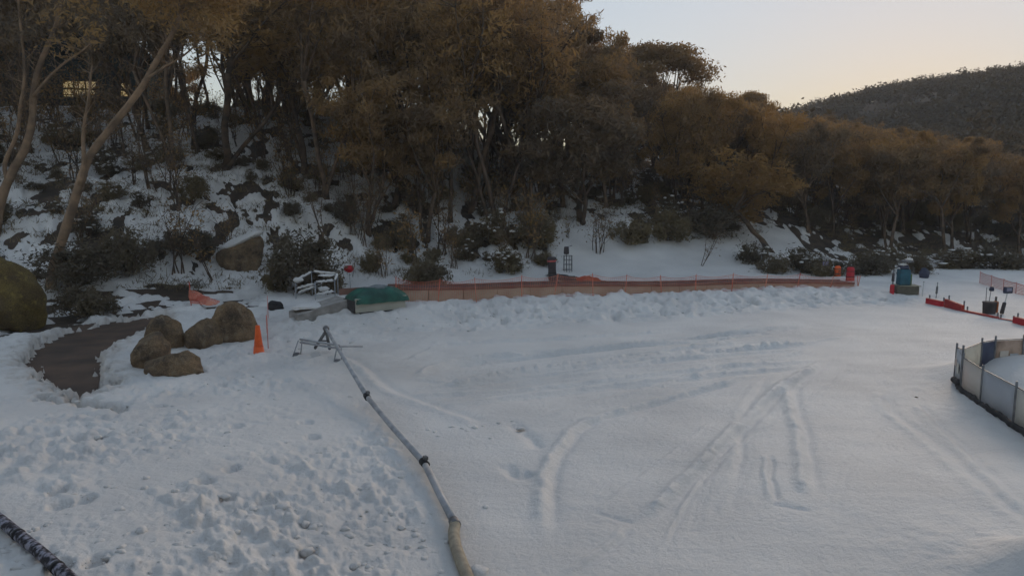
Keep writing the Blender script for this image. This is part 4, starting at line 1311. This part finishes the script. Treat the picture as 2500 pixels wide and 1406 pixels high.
o = np_mesh('snow_cap', v + np.array(loc_(hr, hpnt(790, 706, .4))), f, True, SNOW); link('snow_cap', o, hr)

# red round marker
b = at(856, 703)
mk = thing('marker', 'round red marker ball on a thin post above the green tarp', 'marker', b)
cc = at_d(852, 656, b.y) - b
MB().tube([(0, 0, -.2), (cc.x * .5, 0, cc.z * .5), (cc.x, 0, cc.z - .1)], .012, 6).build('post', POSTW, mk)
v, f = lump(421, (.235, .15, .18), 3, .05, 1.0)
link('ball', np_mesh('ball', v + np.array(cc), f, True, RED), mk)

# dark padded post, mat and wire cage behind the conveyor
b = at(1349, 684); k = b.y / FPX
pp = thing('padded_post', 'dark grey padded post standing behind the conveyor beside the wire cage', 'post', b, 0, rot=(0, -.05, 0))
MB().lathe([(.20, -.2), (.205, .1), (.20, .55), (.215, 1.0), (.225, 1.12), (.20, 1.16), (.06, 1.17)], 18).build('padding', PADGREY, pp, True)
MB().lathe([(.222, .93), (.226, .94), (.224, 1.0), (.221, 1.01)], 18).build('red_band', mat('red_tape', (.55, .12, .12), .6), pp, True)
MB().lathe([(.208, .35), (.212, .36), (.212, .39), (.208, .40)], 18).build('strap', BLACK, pp, True)
b = at(1386, 662)
cg = thing('wire_cage', 'round open wire cage with a dark lamp head on the snow slope', 'wire cage', b)
for i in range(10):
    a = 2 * math.pi * i / 10
    MB().tube([(.24 * math.cos(a), .24 * math.sin(a), -.1), (.23 * math.cos(a), .23 * math.sin(a), .82)], .011, 5).build('wire', STEEL, cg)
for z in (.08, .36, .60, .82):
    MB().tube([(.24 * math.cos(2 * math.pi * i / 20), .24 * math.sin(2 * math.pi * i / 20), z) for i in range(21)], .012, 5).build('ring', STEEL, cg)
MB().tube([(-.05, 0, -.1), (-.07, 0, .95)], .02, 6).build('pole', STEEL, cg)
MB().box((-.08, 0, 1.10), (.26, .22, .40), .2, taper=.85, bev=.03).build('lamp_head', PADGREY, cg)
MB().tube([(-.05, 0, 1.28), (.22, -.05, 1.36)], .018, 6).build('bracket', STEEL, cg)

def sheet(name, pix, m, label, cat, seed, lift=.02, crumple=.08):
    """crumpled sheet lying on the snow inside a pixel outline"""
    P = [at(*p) for p in pix]; A = np.array([(p.x, p.y) for p in P])
    c = A.mean(0); lo = A.min(0); hi = A.max(0)
    xs = np.linspace(lo[0], hi[0], 40); ys = np.linspace(lo[1], hi[1], 30)
    gx, gy = np.meshgrid(xs, ys); d = poly_sd(A, gx.ravel(), gy.ravel()).reshape(gx.shape)
    z = macro(gx, gy) + lift + crumple * np.abs(fbm(gx / .5, gy / .5, seed, 3)) 
    idx = np.arange(gx.size).reshape(gx.shape); keep = d[:-1, :-1] < .02
    F = np.stack([idx[:-1, :-1][keep], idx[:-1, 1:][keep], idx[1:, 1:][keep], idx[1:, :-1][keep]], 1)
    v = np.stack([gx.ravel() - c[0], gy.ravel() - c[1], z.ravel() - gz(*c)], 1)
    o = link(name, np_mesh(name, v, F, True, m)); o.location = (c[0], c[1], gz(*c))
    return tag(o, label, cat)
sheet('ground_mat', [(1330, 674), (1345, 668), (1395, 676), (1430, 682), (1500, 689), (1460, 690), (1400, 688), (1355, 685)], DARKPAN, 'dark mat lying on the snow at the foot of the padded post', 'mat', 5)
sheet('tarp', [(1405, 684), (1432, 679), (1458, 683), (1468, 691), (1440, 694), (1410, 692)], RUST, 'rust orange sheet lying over the dark mat behind the conveyor', 'tarp', 6, .08, .16)

# fallen net and stake by the gully
b = at(470, 742)
fn = thing('fallen_net', 'orange net slumped around a stake above the path', 'net', b)
MB().tube([(-.05, 0, -.2), (-.10, .05, .85)], .022, 6).build('stake', NET, fn)
for k in range(3):
    rs = np.random.RandomState(60 + k)
    q0 = Vector((-.10, .02, .30 - .1 * k)); q1 = Vector((.9, -.12 * k, .02))
    bl = [q0.lerp(q1, i / 8) + Vector((0, .08 * rs.normal(), -.05)) for i in range(9)]
    tl = [p + Vector((.05 * rs.normal(), .22 + .06 * rs.normal(), .20 * (1 - i / 9) + .06)) for i, p in enumerate(bl)]
    v, f = net_mesh(bl, tl, .05, .022)
    MB().add(v, f).build('net', NET, fn)

# net between boulder and cone
p0 = at(600, 772); p1 = at(655, 853); p2 = at(655, 775)
net_fence('net_fence', 'thin faded red net between slim posts behind the orange cone', None,
          [p2, at(652, 815), p1], [p2 + Vector((0, 0, .75)), at(652, 815) + Vector((0, 0, .55)), p1 + Vector((0, 0, .95))], .011, NETPINK, NETPINK, .10, .008, over=.02)

# ------------------------------------------------------------------ right-hand side
def pad(px, py, wpx, hpx, label, m, rz=0, band=False):
    b = at(px, py); k = b.y / FPX; w = wpx * k; h = hpx * k
    t = thing('safety_pad', label, 'safety pad', b, rz, 'red pads at the conveyor end')
    MB().box((0, 0, h / 2 - .05), (w, w * .8, h + .1), bev=.05, taper=.85).build('cushion', m, t, True)
    for z in (.3, .7): MB().box((0, 0, h * z), (w * 1.02 * (1 - .14 * z), w * .82 * (1 - .14 * z), .03)).build('strap', DARKPAN, t)
    return t
pad(2044, 675, 15, 26, 'taller orange red pad with snow at its foot at the conveyor end', ORANGE)
pad(2075, 686, 18, 34, 'last dark red pad at the far end of the conveyor', RED)
b = at(2014, 672)
t = thing('notice', 'small pale violet notice on a stake beside the conveyor end pads', 'sign', b)
MB().tube([(0, 0, -.2), (0, 0, .5)], .015, 6).build('stake', POSTW, t)
MB().box((0, -.02, .62), (.32, .03, .26)).build('board', mat('violet_board', (.30, .27, .42), .6), t)

b = at(2177, 718)
t = thing('banded_post', 'post wrapped red at the bottom and grey above, left of the teal machine', 'post', b)
MB().tube([(0, 0, -.2), (.02, 0, 1.05)], .035, 8).build('pole', POSTW, t, True)
MB().lathe([(.085, -.05), (.09, .0), (.085, .38), (.06, .42)], 12).build('red_wrap', RED, t, True)
MB().lathe([(.055, .55), (.06, .57), (.05, .9), (.04, .92)], 12, (.012, 0, 0)).build('sleeve', PADGREY, t, True)

b = at(2212, 719); k = b.y / FPX
t = thing('tow_machine', 'teal machine with snowy top on a low olive skid base', 'machine', b, R(-8))
MB().box((.05, .3, .17), (.92, .7, .36), bev=.03).build('skid_base', OLIVEPAINT, t)
MB().box((.14, .3, .365), (.86, .74, .03)).build('deck', mat('deck_board', (.30, .29, .22), .8), t)
MB().box((-.02, .34, .72), (.46, .46, .70), taper=.94, bev=.04).build('cabinet', TEAL, t)
MB().box((.225, .34, .62), (.05, .40, .46)).build('side_plate', mat('green_plate', (.10, .16, .06), .6), t)
MB().box((-.05, .34, 1.16), (.38, .4, .18), taper=.8, bev=.03).build('motor_cover', NAVY, t)
MB().tube([(-.22, .34, 1.0), (-.20, .34, 1.42), (.10, .34, 1.50)], .03, 8).build('arm', STEEL, t, True)
MB().lathe([(.20, 1.36), (.24, 1.39), (.24, 1.43), (.20, 1.46)], 18, (.1, .34, 0)).build('bull_wheel', STEEL, t, True)
for q, (cx, cy, cz_, a) in enumerate([(-.05, .34, 1.26, .20), (.12, .3, 1.50, .18), (-.22, .3, 1.10, .12)]):
    v, f = lump(430 + q, (a, a, a * .35), 2, .3, 1.6)
    link('snow_cap', np_mesh('snow_cap', v + np.array([cx, cy, cz_]), f, True, SNOW), t)

def slim_post(px, py0, py1, label, m, r=.016, sleeve=None):
    b = at(px, py0); h = (py0 - py1) * b.y / FPX
    t = thing('slim_post', label, 'post', b, 0, 'slim posts at the lift')
    MB().tube([(0, 0, -.2), (.03, 0, h)], r, 7).build('pole', m, t)
    if sleeve: MB().tube([(.03 * sleeve[0], 0, h * sleeve[0]), (.03 * sleeve[1], 0, h * sleeve[1])], r * 2.6, 8).build('sleeve', STEEL, t)
    MB().tube([(.03, 0, h - .01), (.03, 0, h + .015)], r * 1.5, 7).build('cap', POSTW, t)
slim_post(2251, 724, 688, 'pale slim post right of the teal machine', WHITEP, .022)
slim_post(2285, 726, 690, 'grey sleeved slim post behind the first red panel', POSTW, .016, (.25, .75))

# red panels and edge boards along one line
def panel(pa, pb, ha, hb, m, label, name='edge_panel', group='red panels along the run edge'):
    a = at(*pa); c = at(*pb); ka = a.y / FPX; kb = c.y / FPX
    t = thing(name, label, 'panel', a, 0, group)
    d = loc_(t, c); n = Vector((d.y, -d.x, 0)).normalized() * .05
    za, zb = ha * ka, hb * kb
    A = [-n + Vector((0, 0, -.15)), n + Vector((0, 0, -.15)), n + Vector((0, 0, za)), -n + Vector((0, 0, za))]
    B = [d - n + Vector((0, 0, -.15)), d + n + Vector((0, 0, -.15)), d + n + Vector((0, 0, zb)), d - n + Vector((0, 0, zb))]
    MB().add(A + B, [(3, 2, 1, 0), (4, 5, 6, 7), (0, 1, 5, 4), (1, 2, 6, 5), (2, 3, 7, 6), (3, 0, 4, 7)]).build('board', m, t)
    for u in (.06, .94):
        q = d * u; zz = za + (zb - za) * u
        MB().box(q - n * 1.5 + Vector((0, 0, zz / 2)), (.04, .04, zz + .3)).build('stake', POSTW, t)
    MB().box(d * .5 + Vector((0, 0, (za + zb) / 2 + .008)), (d.length, .115, .02), rot=Matrix.Rotation(math.atan2(d.y, d.x), 3, 'Z')).build('top_edge', mat('panel_edge', (.5, .12, .1), .6), t) if abs(za - zb) < .02 else None
    return t
panel((2262, 741), (2301, 749), 12, 13, RED, 'short dark red panel, first in the row of red panels')
panel((2308, 750), (2350, 761), 21, 16, REDBOARD, 'tall orange red panel, second in the row of red panels')
panel((2352, 761), (2436, 779), 4, 4, REDBOARD, 'long low dark red edge board between the red panels')
panel((2438, 780), (2474, 785), 2, 3, POSTW, 'low grey edge board right of the long red board')
panel((2475, 788), (2530, 802), 14, 16, RED, 'dark red panel cut by the right edge of the picture')

b = at(2414, 766); k = b.y / FPX
t = thing('bin', 'dark grey bin with an orange side and two thin poles', 'bin', b)
MB().lathe([(.17, -.05), (.20, .0), (.22, .38), (.235, .40), (.235, .43), (.20, .44)], 18).build('body', PADGREY, t, True)
MB().box((.22, -.02, .25), (.06, .22, .42), bev=.015).build('orange_side', mat('bin_orange', (.45, .14, .05), .6), t)
MB().tube([(-.14, 0, .3), (-.16, 0, .95)], .014, 6).build('pole', POSTW, t)
MB().tube([(.0, .05, .3), (.04, .05, .88)], .014, 6).build('pole', POSTW, t)
MB().box((.06, .05, .90), (.15, .12, .16), taper=.8, bev=.02).build('lamp_head', NAVY, t)
MB().box((.25, .05, .52), (.05, .05, .2)).build('handle', STEEL, t)

b = at(2445, 767); tp_ = at_d(2461, 708, b.y) - b
t = thing('sign_pole', 'leaning sign pole with dark padding below and a navy box on top', 'sign pole', b)
MB().tube([(0, 0, -.2), tuple(tp_)], .018, 8).build('pole', WHITEP, t, True)
MB().tube([tuple(tp_ * .02), tuple(tp_ * .04), tuple(tp_ * .46), tuple(tp_ * .5)], [.05, .065, .06, .03], 10).build('padding', PADGREY, t, True)
MB().box(tuple(tp_), (.32, .12, .24), .15, bev=.02).build('box', NAVY, t)
MB().box(tuple(tp_ + Vector((0, -.065, .02))), (.2, .012, .12), .15).build('face', mat('sign_face', (.25, .25, .34), .5), t)

bot = [at(x, y) for x, y in [(2392, 692), (2420, 700), (2450, 709), (2480, 717), (2530, 728), (2600, 742)]]
hh = [.55, .5, .48, .45, .42, .4]
net_fence('net_fence', 'faded pink net fence at the right edge below the far wood', None, bot, [p + Vector((0, .03, h)) for p, h in zip(bot, hh)], .014, NETPINK, NETPINK, .075, .02)

# ------------------------------------------------------------------ ring fence with banners
FR = [at(*p) for p in [(2600, 1130), (2472, 1043), (2392, 990), (2345, 957), (2329, 932)]]
BK = [Vector((*flat_at(px, py, 1.22), 0)) for px, py in [(2352, 851), (2398, 833), (2431, 828), (2500, 825), (2600, 824)]]
for p in BK: p.z = 1.22 - .82
RING = FR + BK
HT = [.78, .78, .76, .76, .78] + [.80] * 5
rf = thing('ring_fence', 'low curved fence hung with banners around a heap of snow', 'fence', RING[2])
def banner(name, c1, c2, c3, scale, rot):
    m = mat(name, c1, .8, c2, scale, contrast=(.42, .58))
    return m
GREYB = mat('banner_back_grey', (.44, .45, .47), .8, (.34, .35, .38), 1.2)
SAND = mat('banner_back_sand', (.56, .53, .47), .8, (.46, .43, .38), 1.5)
ROSE = mat('banner_back_rose', (.54, .44, .39), .8, (.50, .48, .43), .9)
CREAM = mat('banner_cream', (.62, .53, .42), .8, (.40, .31, .23), 2.6, contrast=(.30, .5))
NAVYB = mat('banner_navy', (.07, .08, .12), .8, (.045, .05, .085), 3)
BROWNB = mat('banner_brown', (.42, .30, .23), .8, (.17, .115, .085), 2.2, contrast=(.4, .6))
PINKB = mat('banner_pink', (.45, .24, .20), .8, (.3, .15, .13), 3)
BM = [SAND, GREYB, ROSE, SAND, GREYB, CREAM, NAVYB, BROWNB, CREAM]
for i in range(len(RING) - 1):
    a = loc_(rf, RING[i]); c = loc_(rf, RING[i + 1]); ha, hc = HT[i], HT[i + 1]
    d = (c - a); n = Vector((d.y, -d.x, 0)).normalized() * .006
    # banner with a slight belly, 8 columns
    vs = []; fs = []; K = 8
    for j in range(K + 1):
        u = .03 + .94 * j / K; p = a.lerp(c, u); h_ = ha + (hc - ha) * u
        bel = n * (4 * math.sin(math.pi * u) * (1 + .6 * math.sin(7 * u)))
        for z in (.11, h_ * .5, h_ - .02):
            vs.append(p + bel * (1 if z < h_ - .03 else .3) + Vector((0, 0, z)))
    for j in range(K):
        for q in range(2): fs.append((j * 3 + q, j * 3 + 3 + q, j * 3 + 4 + q, j * 3 + 1 + q))
    pn = MB().add(vs, fs).build('banner', BM[i], rf, True)
    pn.modifiers.new('thickness', 'SOLIDIFY').thickness = .006
    if BM[i] is NAVYB:
        MB().box(a.lerp(c, .55) + Vector((0, 0, .55)) - n * 2 , (.32, .02, .10), math.atan2(d.y, d.x)).build('print', PINKB, rf)
    if i < 5 or BM[i] is BROWNB:                # faint print showing through, hem and seam
        for u_, w_, z_, h2, mm in ((.3, .34, .46, .16, ROSE), (.66, .22, .36, .22, GREYB if BM[i] is not GREYB else SAND)):
            MB().box(a.lerp(c, u_) + Vector((0, 0, z_)) + n * 5.5, (min(w_, d.length * .3), .006, h2), math.atan2(d.y, d.x)).build('print', mm, rf)
    MB().tube([a + Vector((0, 0, ha)), c + Vector((0, 0, hc))], .012, 6).build('top_wire', STEEL, rf)
    if i < 5:
        K = 14
        rs = np.random.RandomState(70 + i)
        MB().tube([a.lerp(c, j / K) + n * 3 + Vector((0, 0, .05 + .02 * rs.normal())) for j in range(K + 1)], list(.055 + .02 * rs.random(K + 1)), 7).build('skirt', DARKPAN, rf, True)
for i, p in enumerate(RING):
    q = loc_(rf, p)
    MB().tube([q + Vector((0, 0, -.25)), q + Vector((0, 0, HT[i] + .10))], .022, 8).build('post', STEEL, rf, True)

# ------------------------------------------------------------------ lodge with lit windows behind the left trees
LIT = bpy.data.materials.new('lit_window'); LIT.use_nodes = True
_b = LIT.node_tree.nodes['Principled BSDF']
_n = LIT.node_tree.nodes.new('ShaderNodeTexNoise'); _n.inputs['Scale'].default_value = 1.3
_r = LIT.node_tree.nodes.new('ShaderNodeValToRGB'); _r.color_ramp.elements[0].color = (.45, .22, .03, 1); _r.color_ramp.elements[1].color = (.9, .62, .12, 1)
LIT.node_tree.links.new(_n.outputs['Fac'], _r.inputs[0]); LIT.node_tree.links.new(_r.outputs[0], _b.inputs['Emission Color'])
_b.inputs['Emission Strength'].default_value = .08
LODGE = mat('lodge_wall', (.035, .05, .05), .8, (.022, .034, .034), 1.5)
LROOF = mat('lodge_roof', (.05, .065, .07), .6, (.03, .04, .045), 2)
DGLASS = mat('dark_glass', (.02, .03, .035), .2, (.015, .02, .025), 2, spec=.5)
D = 58.0
x0 = (215 - 1250) / FPX * D; zb = top_height(268, D)
lg = thing('lodge', 'dark teal gabled lodge with lit yellow windows behind the tall pale trunks', 'building', (x0, D, zb), R(14))
wall = MB().box((0, 4.0, .9), (10.5, 8, 7.4)).build('wall', LODGE, lg)
MB().add([(-5.25, .02, 4.6), (5.25, .02, 4.6), (0, .02, 7.6), (-5.25, .25, 4.6), (5.25, .25, 4.6), (0, .25, 7.6)], [(0, 1, 2), (5, 4, 3), (0, 2, 5, 3), (1, 4, 5, 2)]).build('gable', LODGE, lg)
rf_ = MB().add([(-5.9, -.8, 4.2), (0, -.8, 7.75), (0, 8.6, 7.75), (-5.9, 8.6, 4.2), (-5.9, -.8, 4.4), (0, -.8, 7.98), (0, 8.6, 7.98), (-5.9, 8.6, 4.4)],
               [(0, 1, 2, 3), (7, 6, 5, 4), (0, 4, 5, 1), (2, 6, 7, 3), (0, 3, 7, 4)]).build('roof', LROOF, lg)
MB().add([(5.9, -.8, 4.2), (0, -.8, 7.75), (0, 8.6, 7.75), (5.9, 8.6, 4.2), (5.9, -.8, 4.4), (0, -.8, 7.98), (0, 8.6, 7.98), (5.9, 8.6, 4.4)],
         [(3, 2, 1, 0), (4, 5, 6, 7), (1, 5, 4, 0), (3, 7, 6, 2), (4, 7, 3, 0)]).build('roof', LROOF, lg)
def window(cx, cz, w, h, lit, bars=(1, 1)):
    f_ = MB()
    for sx in (-1, 1): f_.box((cx + sx * w / 2, -.03, cz), (.09, .10, h + .09))
    for sz in (-1, 1): f_.box((cx, -.03, cz + sz * h / 2), (w - .09, .10, .09))
    for i in range(1, bars[0] + 1): f_.box((cx - w / 2 + w * i / (bars[0] + 1), -.03, cz), (.07, .08, h - .09))
    o = f_.build('window', LROOF, lg)
    nx_, nz_ = bars[0] + 1, bars[1] + 1
    for i in range(nx_):
        for j in range(nz_):
            MB().box((cx - w / 2 + w * (i + .5) / nx_, -.012, cz - h / 2 + h * (j + .5) / nz_), (w / nx_ - .1, .02, h / nz_ - .14)).build('pane', LIT if lit else DGLASS, o)
window(.30, 1.62, 2.5, 1.35, True, (2, 1))
window(3.55, 1.65, .9, 1.2, True, (0, 1))
window(-3.2, 1.6, 1.8, 1.4, False, (1, 0))
window(0, 4.6, 2.0, 1.3, False, (1, 0))
bal = MB().box((.5, -.75, -.08), (11.5, 1.5, .16)).build('balcony', LODGE, lg)
MB().box((.5, -.78, .045), (11.5, 1.4, .09)).build('snow_cap', SNOW, bal)
MB().box((.5, -1.46, .95), (11.5, .06, .07)).build('handrail', LROOF, bal)
for i in range(24): MB().box((-5.1 + i * .487, -1.46, .5), (.04, .04, .9)).build('baluster', LROOF, bal)
for sx in (-4.8, 0.5, 5.8): MB().box((sx, -1.35, -1.9), (.18, .18, 3.5)).build('post', LODGE, lg)

# snow-roofed hut on the crest
D = 70.0
b = spot(1580, D); zr = top_height(392, D)
ht = thing('hut', 'small hut with a thick rounded snow roof on the crest under the skyline trees', 'hut', (b.x, D, b.z))
hz = zr - b.z
MB().box((0, .9, hz / 2 - .2), (2.2, 1.8, hz + .4)).build('wall', DARKPAN, ht)
MB().box((0, .85, hz + .06), (2.7, 2.3, .12)).build('roof', LROOF, ht)
v, f = lump(450, (1.3, 1.1, .62), 3, .08, 1.0, flat=.0); v += np.array([0, .85, hz + .1])
link('snow_cap', np_mesh('snow_cap', v, f, True, SNOW), ht)
MB().box((-.5, -.02, hz * .45), (.6, .04, min(1.7, hz * .8))).build('door', LODGE, ht)

# ------------------------------------------------------------------ loose snow clods
def clods():
    rs = np.random.RandomState(77)
    v0, f0 = lump(460, (1, 1, .8), 1, .35, 1.4)
    protos = [lump(460 + k, (1, 1, .7), 2, .55, 1.9) for k in range(6)]
    V = []; F = []; o = 0; n = 0
    def addc(x, y, r, sink=.35):
        nonlocal o, n
        v, f = protos[rs.randint(6)]
        a = rs.uniform(0, 6.28); ca, sa = math.cos(a), math.sin(a)
        s = r * rs.uniform(.75, 1.25, 3)
        q = v * s
        q = np.stack([q[:, 0] * ca - q[:, 1] * sa + x, q[:, 0] * sa + q[:, 1] * ca + y, q[:, 2] + gz(x, y) + r * (.8 - sink) - .05 + .03], 1)
        V.append(q); F.append(f + o); o += len(v); n += 1
    for px, py, r in [(692, 1243, .12), (345, 1300, .09), (1185, 1240, .05), (945, 1215, .07), (1165, 1400, .10)]:
        p = at(px, py); addc(p.x, p.y, r, .7)
    k = 0
    while k < 520:
        px = rs.uniform(-60, 1120); py = 900 + 520 * rs.random() ** .7
        lim = np.interp(py, [960, 1130, 1280, 1406], [850, 1000, 1080, 1110])
        if px > lim: continue
        p = at(px, py)
        if float(poly_sd(PATH, np.array([p.x]), np.array([p.y]))[0]) < .45: continue
        if perlin(p.x / 1.9, p.y / 1.9, 73) + .35 * (py > 1180) < rs.uniform(-.1, .45): continue
        addc(p.x, p.y, .012 + .06 * rs.random() ** 3, .75); k += 1
    # clods tipped in front of the boulders, along the berm and by the pipe
    for px, py, sx, sy, m in [(400, 1060, 90, 35, 90), (540, 905, 60, 20, 40), (480, 850, 50, 12, 25), (730, 830, 50, 20, 60), (1120, 785, 180, 16, 160), (1650, 745, 220, 12, 110), (1120, 1040, 70, 18, 70)]:
        for _ in range(m):
            p = at(px + rs.normal() * sx, py + rs.normal() * sy); addc(p.x, p.y, .015 + .055 * rs.random() ** 2.5, .7)
    o_ = link('snow_clods', np_mesh('snow_clods', np.vstack(V), np.vstack(F), True, SNOW))
    tag(o_, 'loose clods of snow strewn over the churned snow', 'snow', None, 'stuff')
clods()

# ------------------------------------------------------------------ tussocks, twigs and litter on the wood floor
def undergrowth():
    rs = np.random.RandomState(88); C = []; N = 0
    V = []; F = []; o = 0
    while N < 5200:
        px = rs.uniform(-250, 2650); dp = rs.uniform(26, 66)
        x = (px - 1250) / FPX * dp
        if dp < np.interp(x, *FOOT) + (1.5 if px < 1300 else 7 if px < 2050 else 1.5): continue
        if fbm(x / 3.5, dp / 3.5, 89, 3) < rs.uniform(-.35, .3): continue
        C.append((x, dp)); N += 1
    C = np.array(C); z = macro(C[:, 0], C[:, 1]) - .12
    n = 18
    P = np.repeat(np.stack([C[:, 0], C[:, 1], z], 1), n, 0)
    k = len(P); R_ = np.repeat(rs.uniform(.12, .38, N), n)
    d = rs.normal(size=(k, 3)); d[:, 2] = np.abs(d[:, 2]) + .5; d /= np.linalg.norm(d, axis=1)[:, None]
    L = R_ * rs.uniform(.3, 1.3, k)
    p0 = P + rs.normal(size=(k, 3)) * np.array([1, 1, .1]) * R_[:, None] * .7
    s = np.cross(d, rs.normal(size=(k, 3))); s /= np.linalg.norm(s, axis=1)[:, None]
    w = rs.uniform(.005, .022, k)[:, None]
    tip = p0 + d * L[:, None]
    v = np.stack([p0 - s * w, p0 + s * w, tip + s * w * .4, tip - s * w * .4], 1).reshape(-1, 3)
    tag(link('undergrowth', np_mesh('undergrowth', v, np.arange(4 * k).reshape(k, 4), False, LEAF_DK)), 'tussocks and twigs poking through the snow in the wood', 'undergrowth', None, 'stuff')
undergrowth()

# ------------------------------------------------------------------ pale veil volume, added to lift the dark tones of the wood
def added_veil(dens):
    m = bpy.data.materials.new('added_veil'); m.use_nodes = True
    nt = m.node_tree; nt.nodes.clear()
    v = nt.nodes.new('ShaderNodeVolumePrincipled'); v.inputs['Density'].default_value = dens
    v.inputs['Color'].default_value = (0.92, 0.92, 0.95, 1)
    o = nt.nodes.new('ShaderNodeOutputMaterial'); nt.links.new(v.outputs[0], o.inputs['Volume'])
    b = MB().box((0, 0, 30), (900, 900, 70)).build('added_veil', m)
    tag(b, 'added pale veil over the whole slope that lifts the dark tones', 'added_veil', None, 'stuff')
added_veil(0.0007)

# ------------------------------------------------------------------ unseen building added behind the camera to shade the near snow
cb = thing('shade_building', 'unseen dark timber building added behind the camera to shade the run', 'building', (-8, -1.6, .2))
MB().box((0, -5, 4.6), (22, 10, 9.6)).build('wall', mat('timber', (.09, .065, .045), .8, (.05, .036, .026), 2), cb)
MB().add([(-11.8, .3, 9.4), (11.8, .3, 9.4), (11.8, -10.4, 9.4), (-11.8, -10.4, 9.4), (-11.8, -5, 12.2), (11.8, -5, 12.2)],
         [(0, 1, 5, 4), (2, 3, 4, 5), (0, 4, 3), (1, 2, 5), (3, 2, 1, 0)]).build('roof', LROOF, cb)
for i in range(6):
    for j in range(2):
        f_ = MB().box((-9 + i * 3.6, .02, 2.4 + j * 3.4), (1.7, .08, 1.5)).build('window', LROOF, cb)
        MB().box((-9 + i * 3.6, .05, 2.4 + j * 3.4), (1.5, .06, 1.3)).build('pane', DGLASS, f_)
